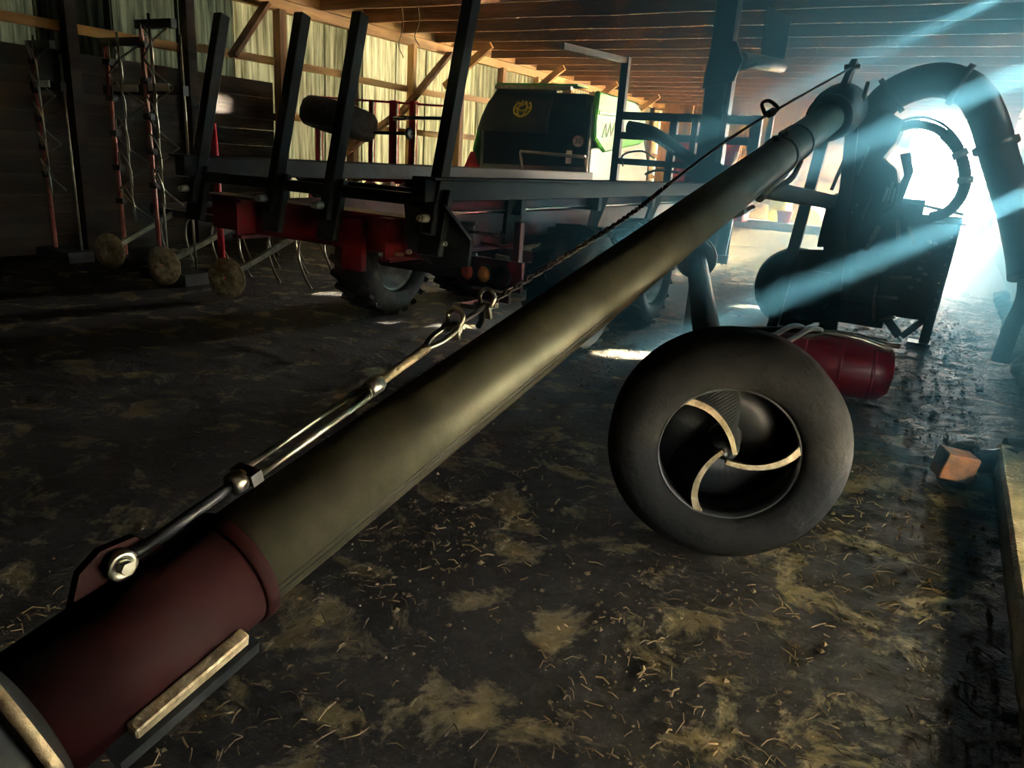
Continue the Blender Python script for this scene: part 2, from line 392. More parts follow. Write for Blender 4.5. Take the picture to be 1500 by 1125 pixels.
for z in (1.41, 2.57):
    B().box((-5.5, YB - 0.03, z), (7.9, 0.07, 0.09)).build('girt', 'old_wood', wb)
for xx in (-8.4, -6.6, -4.8, -3.1):
    B().box((xx, YB - 0.06, 1.8), (0.12, 0.10, 3.5)).build('post', 'pale_wood', wb)
B().bar((-3.9, YB - 0.1, 2.6), (-3.1, YB - 0.1, 3.45), 0.05, 0.10, (0, 1, 0)).build('brace', 'pale_wood', wb)
B().bar((-7.7, YB - 0.1, 2.4), (-6.7, YB - 0.1, 3.4), 0.05, 0.10, (0, 1, 0)).build('brace', 'old_wood', wb)
B().box((-1.55, YB, 1.7), (0.14, 0.16, 3.4)).build('trim_1', 'pale_wood', kind='structure', label='left wooden jamb post of the bright doorway', cat='door jamb')
B().box((0.62, YB, 1.7), (0.12, 0.16, 3.4)).build('trim_2', 'pale_wood', kind='structure', label='right wooden jamb post of the bright doorway', cat='door jamb')
# front wall behind the camera
wf = B().box((-4.3, YF - 0.05, 1.88), (11.2, 0.1, 3.9)).build('wall_front', 'dark_board', kind='structure', label='closed board wall of the near gable end', cat='wall')

# right wall ------------------------------------------------------------
wr = B().box((XR + 0.10, 11.0, 0.2), (0.20, 30.0, 0.4)).build('wall_right', 'concrete', kind='structure', label='slatted board wall standing on a low concrete base', cat='wall')
sl = B().box((0, 0, 0), (0.024, 0.155, 3.2)).mesh('wall_slat', 'dark_board', Vector())
slat_n = 0
SLOTS = ((8.2, 2.80, 3.0), (7.5, 1.72, 1.90), (10.6, 1.55, 1.72))   # out-of-view gaps opened to shape the sun shafts
sl3 = B().box((0, 0, 0), (0.024, 0.155, 3.105)).mesh('wall_slat', 'dark_board', Vector())
y = YF + 0.1
while y < YB:
    if 0.9 < y < 4.3: link('wall_slat', sl3, (XR + 0.06, y, 2.0475), wr)  # slats cut short for the added low slit
    elif any(abs(y - ys) < 0.08 for ys, z0, z1 in SLOTS):
        z0, z1 = [(a_, b_) for ys, a_, b_ in SLOTS if abs(y - ys) < 0.08][0]
        B().box((XR + 0.06, y, (0.4 + z0) / 2), (0.024, 0.155, z0 - 0.4)).build('wall_slat', 'dark_board', wr)
        B().box((XR + 0.06, y, (3.6 + z1) / 2), (0.024, 0.155, 3.6 - z1)).build('wall_slat', 'dark_board', wr)
    else: link('wall_slat', sl, (XR + 0.06, y, 2.0), wr, (0, 0, radians(random.uniform(-3, 3))))
    y += 0.155 + (0.022 if y > 12.6 else 0.0); slat_n += 1
for yy in (-0.6, 3.0, 6.0, 8.9, 12.7, 16.0, 19.3, 22.6):
    B().box((XR + 0.15, yy, 1.95), (0.14, 0.14, 3.1)).build('post', 'pale_wood', wr)
B().bar((XR + 0.08, 2.6, 0.515), (XR + 0.48, 2.6, 0.57), 3.6, 0.025).build('added_sun_flap', 'white_panel', wr)  # unseen flap added to block the sun and bounce light in
for z in (1.2, 2.3):
    B().box((XR + 0.11, 19.4, z), (0.05, 13.2, 0.1)).build('girt', 'old_wood', wr)
B().box((XR + 0.06, 11, 3.65), (0.12, 30.2, 0.32)).build('top_plate', 'plate_wood', wr)

# ceiling ----------------------------------------------------------------
ce = B().box((-4.275, 11, 3.90), (0.2, 30, 0.16)).build('ceiling', 'joist_wood', kind='structure', label='low ceiling of rough joists under a dark plank loft', cat='ceiling')
dk = B().box((0, 0, 0), (10.9, 0.53, 0.03)).mesh('deck_board', 'joist_wood', Vector())
y = YF + 0.25
while y < YB:
    if 9.2 < y < 9.75:
        B().box((-2.75, y, 3.80), (7.2, 0.53, 0.03)).build('deck_board', 'joist_wood', ce)
        B().box((-8.26, y, 3.80), (3.7, 0.50, 0.03)).build('deck_board', 'joist_wood', ce)
    else: link('deck_board', dk, (-4.25, y, 3.80), ce)
    y += 0.51
jm = []
for q in range(4):
    m = B(); n = 22; L = 10.6; h, t = 0.25, 0.065; vs = []
    for i in range(n + 1):
        x = -L / 2 + L * i / n; dz = 0.012 * mnoise.noise((x * 0.9, q * 5.1, 0)); dy = 0.012 * mnoise.noise((x * 0.7, q * 3.3, 7))
        dz2 = dz + 0.008 * mnoise.noise((x * 5, q * 2.2, 3))
        vs += [(x, dy - t / 2, -h / 2 + dz2), (x, dy + t / 2, -h / 2 + dz2), (x, dy + t / 2, h / 2), (x, dy - t / 2, h / 2)]
    fs = [(i * 4 + j, i * 4 + (j + 1) % 4, i * 4 + 4 + (j + 1) % 4, i * 4 + 4 + j) for i in range(n) for j in range(4)]
    fs += [(3, 2, 1, 0), (n * 4, n * 4 + 1, n * 4 + 2, n * 4 + 3)]
    m.add(vs, fs); jm.append(m.mesh('joist', 'joist_wood', Vector()))
k = -14
while 10.66 + 1.03 * k < YB:
    yy = 10.66 + 1.03 * k
    if yy > YF: link('joist', jm[k % 4], (-4.25, yy, 3.65), ce, (radians(random.uniform(-1.2, 1.2)), 0, 0))
    k += 1
# hanging bale twine bits under the joists
for (xx, yy, ln) in ((-2.5, 13.7, 0.35), (-2.2, 15.7, 0.3), (-7.7, 9.6, 0.7), (-7.4, 9.6, 0.55)):
    B().path(bez([(xx, yy - 0.05, 3.52), (xx + 0.03, yy - 0.05, 3.52 - ln * 0.4), (xx - 0.04, yy - 0.06, 3.52 - ln * 0.75), (xx + 0.05, yy - 0.05, 3.52 - ln)], 4), 0.008, 5).build('twine', 'straw', ce)

# kerb by the right wall ----------------------------------------------------
B().box((0.71, 2.6, 0.05), (0.48, 4.5, 0.16)).build('concrete_kerb', 'concrete', kind='structure', label='pale concrete kerb strip along the right wall', cat='kerb', bevel=0.015)
m = B()
for i in range(60):
    y0 = 5.3 + i * 0.13; m.sphere((0.80 + random.uniform(-0.05, 0.03), y0, 0.04), random.uniform(0.05, 0.10), 7, 5, (1, 1.2, random.uniform(0.6, 1.1)))
m.build('broken_concrete_edge', 'concrete', kind='stuff', label='crumbled pale concrete rubble along the foot of the slatted wall', cat='rubble')
B().path([(0.52, 4.95, 0.07), (0.75, 5.0, 0.08), (0.93, 5.06, 0.09)], 0.07, 8).build('timber_log', 'dark_board', label='short dark log lying across the end of the concrete kerb', cat='log')

# ================================================================== WHEELS
def wheel(parent, c, axis, r, wd, rim_r, lugs=22, name='wheel', face=1, rim_mat='rim_metal'):
    """tyre part with rim and hub sub-parts; axis points to the outer face"""
    c = Vector(c); d = Vector(axis).normalized(); h = wd / 2
    prof = [(rim_r, h * 0.75), (rim_r + 0.02, h * 0.95), ((r + rim_r) / 2, h), (r - 0.06, h * 0.93), (r - 0.02, h * 0.75), (r - 0.012, 0),
            (r - 0.02, -h * 0.75), (r - 0.06, -h * 0.93), ((r + rim_r) / 2, -h), (rim_r + 0.02, -h * 0.95), (rim_r, -h * 0.75)]
    m = B().lathe(c, d, prof, 48)
    u = Vector((0, 0, 1)); a = d.cross(u).normalized(); b = a.cross(d).normalized()
    for i in range(lugs):
        for s in (-1, 1):
            t = 2 * pi * (i + (0.5 if s > 0 else 0)) / lugs; e = a * cos(t) + b * sin(t); tg = d.cross(e)
            p0 = c + e * (r - 0.012) + d * (s * h * 0.08); p1 = c + e * (r - 0.03) + d * (s * h * 0.95) + tg * 0.10
            m.bar(p0, p1, 0.05, 0.036, e)
    ty = m.build('tyre', 'rubber', parent)
    rp = [(rim_r + 0.012, h * 0.78), (rim_r - 0.02, h * 0.80), (rim_r - 0.035, h * 0.5), (rim_r * 0.72, h * 0.25), (rim_r * 0.35, h * 0.35), (0.03, h * 0.35),
          (0.03, h * 0.1), (rim_r * 0.7, h * 0.05), (rim_r - 0.03, -h * 0.6), (rim_r + 0.01, -h * 0.76)]
    rm = B().lathe(c, d, rp, 40).build('rim', rim_mat, ty)
    m = B().tube(c, c + d * h * 0.75, 0.07, 0.06, 16)
    for i in range(6):
        t = 2 * pi * i / 6; e = a * cos(t) + b * sin(t); m.tube(c + e * 0.11 + d * h * 0.2, c + e * 0.11 + d * h * 0.52, 0.014, seg=6)
    m.build('hub', 'machine_black', ty)
    return ty

# ================================================================== BALE TRAILER
tr = empty('bale_trailer', (-3.62, 6.6, 0), 'long open bale trailer with red chassis, black stakes and round tail lamps', 'trailer')
XA, XB = -4.65, -2.6          # left and right edge
for xx in (XA, XB):
    m = B().box((xx, 6.75, 1.29), (0.10, 6.7, 0.13)); m.box((xx + (0.035 if xx == XB else -0.035), 6.75, 1.355), (0.16, 6.7, 0.014))
    m.build('side_beam', 'black_paint', tr, bevel=0.004)
for xx in (-4.22, -2.92):
    m = B().box((xx, 7.1, 1.09), (0.09, 7.2, 0.02)).box((xx, 7.1, 0.85), (0.09, 7.2, 0.02)).box((xx, 7.1, 0.97), (0.02, 7.2, 0.24))
    m.build('chassis_beam', 'red_paint', tr)
rr = B().box((-2.72, 6.9, 1.183), (0.02, 6.4, 0.075)).build('red_rail', 'red_paint', tr)
for zz in (1.222, 1.146): B().box((-2.705, 6.9, zz), (0.05, 6.4, 0.007)).build('lit_flange', 'galvanised', rr)  # pale strips: worn edges, with the light along them put into the colour
for yy in (4.6, 5.9, 7.2, 8.5, 9.8):
    B().box((-3.62, yy, 1.17), (2.05, 0.07, 0.11)).build('cross_member', 'black_paint', tr)
B().box((-3.62, 3.72, 0.985), (2.10, 0.12, 0.25)).build('rear_crossbeam', 'red_paint', tr, bevel=0.008)
B().box((-3.62, 3.56, 1.225), (2.15, 0.06, 0.07)).build('rear_rail', 'black_paint', tr, bevel=0.004)
B().box((-3.62, 3.66, 1.105), (2.10, 0.20, 0.012)).build('top_flange', 'red_paint', tr)
# gusset plates and brackets hanging from the side beam
for yy in (4.55, 6.0, 7.4, 8.7):
    m = B().prism([(XB - 0.02, yy - 0.12, 1.23), (XB - 0.02, yy + 0.14, 1.23), (XB - 0.2, yy + 0.30, 0.88), (XB - 0.2, yy + 0.16, 0.88)], None, (-0.03, 0, 0))
    m.build('side_bracket', 'black_paint', tr)
    m = B().prism([(XA + 0.02, yy - 0.12, 1.23), (XA + 0.02, yy + 0.14, 1.23), (XA + 0.2, yy + 0.30, 0.88), (XA + 0.2, yy + 0.16, 0.88)], None, (0.03, 0, 0))
    m.build('side_bracket', 'black_paint', tr)
# the leaning tailgate stakes
for xx, zt in ((-2.57, 2.55), (-3.37, 2.27), (-3.86, 2.28), (-4.63, 2.30)):
    zb = 1.04; t = (zt - zb) / 1.25 * 0.31
    p0 = Vector((xx, 3.48, zb)); p1 = Vector((xx, 3.48 + t, zt)); d = (p1 - p0).normalized()
    st = B().bar(p0, p1, 0.075, 0.085, (0, 1, 0)).build('stake', 'black_paint', tr, bevel=0.006)
    B().bar(p0 - d * 0.12 + Vector((0, 0.03, 0)), p0 + d * 0.26 + Vector((0, 0.03, 0)), 0.16, 0.05, (0, 1, 0)).build('pivot_plate', 'black_paint', st, bevel=0.006)
    B().tube((xx + 0.02, 3.42, 1.14), (xx + 0.02, 3.36, 1.14), 0.026, 0.022, 12).tube((xx + 0.02, 3.36, 1.14), (xx + 0.02, 3.34, 1.14), 0.016, seg=6).build('pivot_bolt', 'galvanised', st)
# large gusset below the near corner stake
m = B().prism([(-2.78, 3.50, 1.22), (-2.50, 3.50, 1.22), (-2.38, 3.62, 1.02), (-2.42, 3.66, 0.86), (-2.62, 3.60, 0.84), (-2.76, 3.52, 0.95)], None, (0, 0.03, 0))
m.build('corner_gusset', 'black_paint', tr)
for p in ((-2.70, 3.47, 0.93), (-2.47, 3.50, 1.0)): bolt(tr, p, (0, -1, 0), 0.016, 0.02)
B().box((-3.25, 3.60, 0.90), (0.16, 0.05, 0.32)).build('crossbeam_bracket', 'red_paint', tr)
B().path(bez([(-3.42, 3.62, 1.02), (-3.40, 3.60, 1.14), (-3.37, 3.60, 1.12), (-3.36, 3.60, 1.03)], 5), 0.008, 6).build('rope_hook', 'galvanised', tr)
B().bar((-3.05, 3.62, 0.86), (-2.86, 3.60, 0.885), 0.03, 0.02).build('latch_handle', 'galvanised', tr)
# lamp panel
lp = B().box((-2.60, 4.215, 0.745), (0.50, 0.03, 0.20)).box((-2.82, 4.25, 0.90), (0.05, 0.05, 0.2)).box((-2.42, 4.25, 0.95), (0.05, 0.05, 0.3)).build('lamp_panel', 'red_paint', tr, bevel=0.004)
for xx, mm in ((-2.765, 'lens_red'), (-2.63, 'lens_orange'), (-2.495, 'lens_dark')):
    tl = B().lathe((xx, 4.19, 0.74), (0, -1, 0), [(0.066, -0.02), (0.066, 0.018), (0.056, 0.022), (0.056, -0.02)], 24).build('tail_lamp', 'black_paint', lp)
    B().lathe((xx, 4.19, 0.74), (0, -1, 0), [(0.058, 0.004), (0.05, 0.016), (0.03, 0.024), (0.001, 0.027), (0.001, 0.0), (0.058, 0.0)], 20).build('lens', mm, tl)
B().box((-2.58, 4.20, 0.60), (0.30, 0.03, 0.065)).build('red_reflector', 'red_paint', lp, bevel=0.004)
B().bar((-2.82, 4.20, 0.84), (-2.70, 4.19, 0.86), 0.02, 0.02).build('lamp_clip', 'galvanised', lp)
B().bar((-2.55, 4.19, 0.87), (-2.45, 4.19, 0.865), 0.02, 0.025).build('lamp_clip', 'galvanised', lp)
# cylinder and pins above the lamps
B().tube((-2.72, 4.10, 0.92), (-2.72, 4.10, 1.06), 0.045, seg=14).tube((-2.72, 4.10, 1.06), (-2.72, 4.10, 1.08), 0.055, seg=14).build('lock_cylinder', 'machine_black', tr)
B().tube((-2.74, 4.08, 1.02), (-2.40, 4.05, 1.015), 0.011, seg=8).tube((-2.43, 4.05, 0.98), (-2.43, 4.05, 1.05), 0.009, seg=8).build('locking_pin', 'chrome', tr)
B().tube((-2.60, 4.08, 0.955), (-2.45, 4.06, 0.955), 0.009, seg=8).build('locking_pin', 'chrome', tr)
# rear towing hook
m = B().path(bez([(-2.62, 4.12, 0.50), (-2.60, 4.06, 0.56), (-2.54, 4.02, 0.55), (-2.52, 4.01, 0.48), (-2.55, 4.02, 0.42)], 5), 0.02, 8)
m.build('tow_hook', 'galvanised', tr)
B().box((-2.66, 4.2, 0.52), (0.18, 0.2, 0.03)).build('hook_plate', 'galvanised', tr)
# axles and wheels
for yy in (5.5, 6.95):
    B().box((-3.6, yy, 0.5), (1.9, 0.12, 0.12)).build('axle', 'machine_black', tr)
    wheel(tr, (-2.58, yy, 0.5), (1, 0, 0), 0.51, 0.42, 0.29)
    wheel(tr, (-4.60, yy, 0.5), (-1, 0, 0), 0.51, 0.42, 0.29)
for xx in (-4.2, -2.95):
    B().bar((xx, 5.4, 0.62), (xx, 7.05, 0.62), 0.09, 0.1).box((xx, 6.22, 0.76), (0.10, 0.3, 0.2)).build('walking_beam', 'red_paint', tr)
# headboard with mast
hb = 9.75
for xx, zt, wd, mt in ((-4.12, 2.84, 0.10, 'black_paint'), (-3.36, 2.16, 0.10, 'black_paint'), (-3.08, 2.16, 0.08, 'black_paint'), (-2.32, 2.18, 0.13, 'grey_paint')):
    B().box((xx, hb, (1.2 + zt) / 2), (wd, 0.09, zt - 1.2)).build('headboard_post', mt, tr, bevel=0.004)
B().box((-2.18, hb + 0.1, 1.7), (0.06, 0.06, 1.0)).build('headboard_post', 'white_panel', tr)
for z, hh in ((2.12, 0.10), (1.87, 0.09), (1.54, 0.08)):
    B().box((-3.22, hb, z), (1.90, 0.07, hh)).build('headboard_rail', 'black_paint', tr, bevel=0.004)
ms = B().box((-2.84, hb - 0.08, 2.45), (0.26, 0.2, 2.6)).build('mast', 'black_paint', tr, bevel=0.006)
B().box((-2.68, hb - 0.06, 2.1), (0.05, 0.16, 1.3)).build('mast_side_strip', 'rim_metal', ms)
B().prism([(-3.0, hb - 0.2, 2.45), (-2.62, hb - 0.2, 2.55), (-2.56, hb - 0.2, 2.78), (-2.66, hb - 0.2, 2.98), (-2.95, hb - 0.2, 3.0)], None, (0, 0.06, 0)).build('mast_gusset', 'black_paint', ms)
B().prism([(-3.05, hb - 0.2, 1.35), (-2.5, hb - 0.2, 1.35), (-2.45, hb - 0.2, 1.42), (-2.66, hb - 0.2, 1.6), (-3.0, hb - 0.2, 1.6)], None, (0, 0.08, 0)).build('mast_foot', 'black_paint', ms)
B().tube((-2.6, hb - 0.1, 2.80), (-2.35, hb + 0.95, 2.86), 0.085, seg=18).build('mast_roller', 'white_panel', ms)
B().prism([(-2.5, hb + 0.35, 2.9), (-2.34, hb + 0.95, 2.9), (-2.34, hb + 0.98, 3.45), (-2.5, hb + 0.35, 3.45)], None, (0.015, 0, 0)).build('roller_guard', 'black_paint', ms)
B().bar((-2.62, hb - 0.16, 2.66), (-2.45, hb + 0.1, 2.78), 0.03, 0.03).build('roller_strut', 'chrome', ms)
# bent top arm of the left post
B().bar((-4.12, hb, 2.80), (-4.25, 8.15, 2.74), 0.07, 0.07).build('top_arm', 'grey_paint', tr)
# loader linkage inside the headboard
B().path(bez([(-3.95, hb - 0.1, 1.98), (-3.6, hb - 0.12, 1.92), (-3.2, hb - 0.12, 1.70), (-2.85, hb - 0.12, 1.52)], 5), 0.08, 10, radii=None).build('loader_arm', 'black_paint', tr)
B().tube((-3.9, hb - 0.18, 2.02), (-3.45, hb - 0.18, 1.80), 0.035, seg=10).build('loader_cylinder', 'machine_black', tr)
B().tube((-3.45, hb - 0.18, 1.80), (-3.25, hb - 0.18, 1.70), 0.018, seg=10).build('cylinder_rod', 'chrome', tr)
B().path(bez([(-3.95, hb - 0.15, 1.48), (-3.9, hb - 0.3, 1.62), (-3.65, hb - 0.3, 1.68), (-3.5, hb - 0.2, 1.6)], 5), 0.012, 6).build('hydraulic_hose', 'cable_black', tr)
B().path(bez([(-3.6, hb - 0.2, 1.40), (-3.4, hb - 0.3, 1.46), (-3.1, hb - 0.3, 1.44), (-2.9, hb - 0.2, 1.36)], 5), 0.018, 6).build('hydraulic_hose', 'cable_black', tr)
# drawbar and parking frame
B().bar((-3.62, 10.0, 0.9), (-3.45, 13.0, 0.62), 0.16, 0.18).build('drawbar', 'red_paint', tr)
for xx in (-3.55, -3.35, -3.15, -2.98):
    B().bar((xx, 11.7, 0.12), (xx + 0.04, 11.7, 0.82), 0.045, 0.05, (0, 1, 0)).build('step_bar', 'grey_paint', tr)
B().box((-3.25, 11.66, 0.20), (0.72, 0.06, 0.12)).build('step_rail', 'grey_paint', tr)
B().box((-3.25, 11.74, 0.45), (0.66, 0.03, 0.66)).build('step_plate', 'black_paint', tr)
B().box((-3.35, 11.7, 0.06), (0.22, 0.2, 0.12)).build('stand_foot', 'machine_black', tr)
B().bar((-3.25, 11.7, 0.8), (-3.5, 11.2, 0.84), 0.06, 0.06).build('step_arm', 'black_paint', tr)

# ================================================================== SLURRY MIXER, NEAR (long grey tube)
PA = Vector((-1.26, 1.0, 0.56)); PB = Vector((-1.09, 7.25, 2.03)); AD = (PB - PA).normalized()
AR = AD.cross(Vector((0, 0, 1))).normalized(); AU = AR.cross(AD).normalized()
def ax_at(y): return PA + AD * ((y - PA.y) / AD.y)
mx = empty('slurry_mixer', (-1.27, 0.55, 0), 'long grey steel tube slurry mixer with red end sleeve and tension rod', 'slurry mixer')
tb = B().tube(ax_at(0.96), ax_at(7.15), 0.125, seg=48).build('tube', 'tube_steel', mx)
for ang in (-8, -17):
    t = radians(ang); off = AR * (cos(t) * 0.1255) + AU * (sin(t) * 0.1255)
    B().tube(ax_at(1.0) + off, ax_at(2.75) + off, 0.0022, seg=6).build('seam', 'black_print', tb)
for yy, a0, ln in ((1.66, -28, 0.03), (1.72, -34, 0.09), (1.76, -30, 0.05), (1.80, -26, 0.06), (1.60, -12, 0.025)):
    t = radians(a0); e = AR * cos(t) + AU * sin(t)
    B().bar(ax_at(yy) + e * 0.1255, ax_at(yy + ln * 0.3) + (AR * cos(t - ln * 4) + AU * sin(t - ln * 4)) * 0.1255, 0.008, 0.002, e).build('scuff_mark', 'black_print', tb)
slv = B().tube(ax_at(0.5), ax_at(1.0), 0.134, seg=48).build('end_sleeve', 'dark_red', mx)
B().lathe(ax_at(0.99), AD, [(0.134, -0.02), (0.142, -0.015), (0.142, 0.015), (0.126, 0.02)], 40).build('sleeve_lip', 'dark_red', slv)
# skid bar low on the sleeve side
t = radians(-20); e = AR * cos(t) + AU * sin(t)
B().bar(ax_at(0.64) + e * 0.15, ax_at(0.90) + e * 0.15, 0.034, 0.03, e).build('skid_bar', 'worn_metal', slv, bevel=0.004)
B().bar(ax_at(0.60) + e * 0.13 - AU * 0.05, ax_at(0.92) + e * 0.13 - AU * 0.05, 0.04, 0.05, e).build('skid_bracket', 'machine_black', slv)
# lug for the tension rod
c = ax_at(0.79) + AU * 0.16 - AR * 0.055
B().prism([c - AD * 0.16 - AU * 0.12 , c + AD * 0.17 - AU * 0.12, c + AD * 0.05 + AU * 0.035, c - AD * 0.02 + AU * 0.05, c - AD * 0.07 + AU * 0.03], None, AR * 0.02).build('lug', 'dark_red', slv)
# shroud ring and propeller
def propeller_ring(root, c, nrm, R, ri, half, mat='ring_rubber', seg=72):
    c = Vector(c); n = Vector(nrm).normalized()
    k = R / 0.475
    prof = [(ri, half * 0.70), (ri + 0.018, half * 0.90), (ri + 0.06 * k, half), (R - 0.09 * k, half), (R - 0.03 * k, half * 0.72), (R, half * 0.28), (R, -half * 0.6),
            (R - 0.025, -half), (ri + 0.03, -half), (ri, -half * 0.8)]
    sh = B().lathe(c, n, prof, seg).build('shroud_ring', mat, root)
    ri_o = B().lathe(c, n, [(ri + 0.002, half * 0.72), (ri - 0.008, half * 0.70), (ri - 0.008, half * 0.2), (ri + 0.002, half * 0.2)], seg).build('inner_lip', 'machine_black', sh)
    u = Vector((0, 0, 1)); a = u.cross(n).normalized(); b = n.cross(a).normalized()   # a: to the viewer's right, b: up
    def P(x, y, d): return c + a * x + b * y + n * d
    crv = [(-0.93, 0.62), (-0.70, 0.69), (-0.44, 0.65), (-0.20, 0.50), (-0.02, 0.28), (0.09, 0.04)]
    if ri < 0.3: B().lathe(c, n, [(ri, -half * 0.7), (0.05, -half * 0.55), (0.05, -half * 0.75), (ri, -half * 0.85)], 40).build('back_plate', 'machine_black', root)
    hub = B().lathe(c, n, [(0.001, half * 0.62), (0.03, half * 0.60), (0.05, half * 0.2), (0.07, -half), (0.001, -half)], 24).build('propeller_hub', 'machine_black', root)
    for j in range(3):
        th = radians(120 * j - 3); pts = []
        sm = bez([(x, y, 0) for x, y in crv], 6)
        fr, bk, ed = [], [], []
        for i, p in enumerate(sm):
            x, y = p.x * ri, p.y * ri; s = i / (len(sm) - 1)
            X, Y = x * cos(th) - y * sin(th), x * sin(th) + y * cos(th)
            q = radians(-34); Xb, Yb = X * cos(q) - Y * sin(q), X * sin(q) + Y * cos(q)
            fr.append(P(X, Y, half * (0.60 + 0.12 * s))); bk.append(P(Xb, Yb, -half * 0.6)); ed.append(P(X, Y, half * (0.64 + 0.12 * s)))
        nn = len(fr); th2 = n * 0.0
        m = B(); vs = []
        for i in range(nn):
            tdir = (fr[min(i + 1, nn - 1)] - fr[max(i - 1, 0)]).normalized(); sd_ = tdir.cross(n).normalized() * 0.006
            vs += [fr[i] + sd_, fr[i] - sd_, bk[i] - sd_, bk[i] + sd_]
        fs = [(i * 4 + k2, i * 4 + (k2 + 1) % 4, i * 4 + 4 + (k2 + 1) % 4, i * 4 + 4 + k2) for i in range(nn - 1) for k2 in range(4)]
        fs += [(3, 2, 1, 0), (nn * 4 - 4, nn * 4 - 3, nn * 4 - 2, nn * 4 - 1)]
        m.add(vs, fs, False); bl = m.build('propeller_blade', 'machine_black', root)
        m = B(); vs = []
        for i in range(nn):
            tdir = (ed[min(i + 1, nn - 1)] - ed[max(i - 1, 0)]).normalized(); sd_ = tdir.cross(n).normalized() * 0.013 * (1.15 - 0.5 * i / nn)
            vs += [ed[i] + sd_ + n * 0.006, ed[i] - sd_ + n * 0.006, ed[i] - sd_ - n * 0.012, ed[i] + sd_ - n * 0.012]
        m.add(vs, fs, False); m.build('worn_lit_edge', 'worn_metal', bl)  # worn metal and light on the leading edge share this pale strip
    return sh
c1 = ax_at(0.47)
sh1 = propeller_ring(mx, c1 - AD * 0.05, -AD, 0.43, 0.36, 0.05, 'machine_black')
B().lathe(c1 - AD * 0.0, AD, [(0.425, 0.0), (0.437, -0.006), (0.437, 0.012), (0.42, 0.014)], 72).build('ring_edge', 'worn_metal', sh1)
B().lathe(c1 + AD * 0.03, AD, [(0.12, 0.05), (0.30, -0.02), (0.42, -0.03), (0.42, -0.04), (0.30, -0.035), (0.12, 0.02)], 60).build('ring_disc', 'machine_black', mx)
# tension rod: eye, rod, turnbuckle, clevis, hooks, chain, cable
def tp(y, z, x=-1.265): return Vector((x, y, z))
E0 = c + AU * 0.005 + AR * 0.03
rodroot = B().lathe(E0 + AR * 0.0, AR, [(0.032, -0.012), (0.032, 0.012), (0.016, 0.012), (0.016, -0.012)], 24).build('rod_eye', 'galvanised', mx)
B().tube(E0 - AR * 0.02, E0 + AR * 0.03, 0.015, seg=6).build('eye_bolt', 'galvanised', rodroot)
R1 = tp(1.03, 0.765); R2 = tp(1.44, 0.868); R3 = tp(1.72, 0.945); R4 = tp(1.86, 0.99); R5 = tp(2.04, 1.03)
rd = (R2 - R1).normalized(); rs = rd.cross(Vector((0, 0, 1))).normalized()
B().tube(E0 + rd * 0.03, R1, 0.0135, 0.012, 12).build('lower_rod', 'machine_black', mx)
B().lathe(R1, rd, [(0.014, -0.03), (0.026, -0.026), (0.026, 0.0), (0.02, 0.012), (0.012, 0.014)], 14).build('rod_collar', 'galvanised', mx)
B().box(R1 + rd * 0.02, (0.07, 0.03, 0.03), Matrix((rs, rd, rs.cross(rd))).transposed()).build('turnbuckle_end', 'machine_black', mx)
for s in (-1, 1):
    B().tube(R1 + rs * 0.026 * s + rd * 0.02, R2 + rs * 0.026 * s - rd * 0.01, 0.0085, seg=10).build('turnbuckle_bar', 'galvanised', mx)
B().path([R2 + rs * (0.026 * cos(t_)) + rd * (0.02 * sin(t_) - 0.01) for t_ in [pi * i / 10 for i in range(11)]], 0.009, 8).build('turnbuckle_bow', 'galvanised', mx)
B().tube(R2 - rd * 0.055, R2 + rd * 0.05, 0.0125, seg=14).build('threaded_stub', 'galvanised', mx)
B().tube(R2 + rd * 0.02, R2 + rd * 0.07, 0.024, seg=6).build('lock_nut', 'galvanised', mx)
B().tube(R2 + rd * 0.07, R3, 0.0125, 0.015, 12).build('upper_rod', 'worn_metal', mx)
r3d = (R4 - R3).normalized()
for s in (-1, 1):
    B().path(bez([R3 - r3d * 0.01, R3 + r3d * 0.04 + rs * 0.022 * s, R3 + r3d * 0.10 + rs * 0.024 * s, R3 + r3d * 0.14 + rs * 0.018 * s], 4), 0.009, 8).build('clevis_arm', 'galvanised', mx)
B().tube(R3 + r3d * 0.125 - rs * 0.03, R3 + r3d * 0.125 + rs * 0.035, 0.012, seg=10).build('clevis_pin', 'galvanised', mx)
def shackle(p, d, s):
    d = d.normalized(); sd2 = d.cross(Vector((0, 0, 1))).normalized(); up = sd2.cross(d)
    pts = [p + sd2 * 0.02 - d * 0.01, p + sd2 * 0.028 + up * 0.03 + d * 0.01, p + up * 0.052 + d * 0.015, p - sd2 * 0.028 + up * 0.03 + d * 0.01, p - sd2 * 0.02 - d * 0.01]
    B().path(bez([q for q in pts], 4), 0.008 * s, 8).build('shackle', 'galvanised', mx)
    B().tube(p - sd2 * 0.035, p + sd2 * 0.035, 0.008 * s, seg=8).build('shackle_pin', 'galvanised', mx)
    B().bar(p - up * 0.05, p + up * 0.01, 0.022, 0.012, (0, 1, 0)).build('shackle_tab', 'galvanised', mx)
shackle(R4, r3d, 1.0); shackle(R5, r3d, 0.9)
B().path([R4, (R4 + R5) / 2 + Vector((0, 0, -0.004)), R5], 0.009, 8).build('link_rod', 'cable_black', mx)
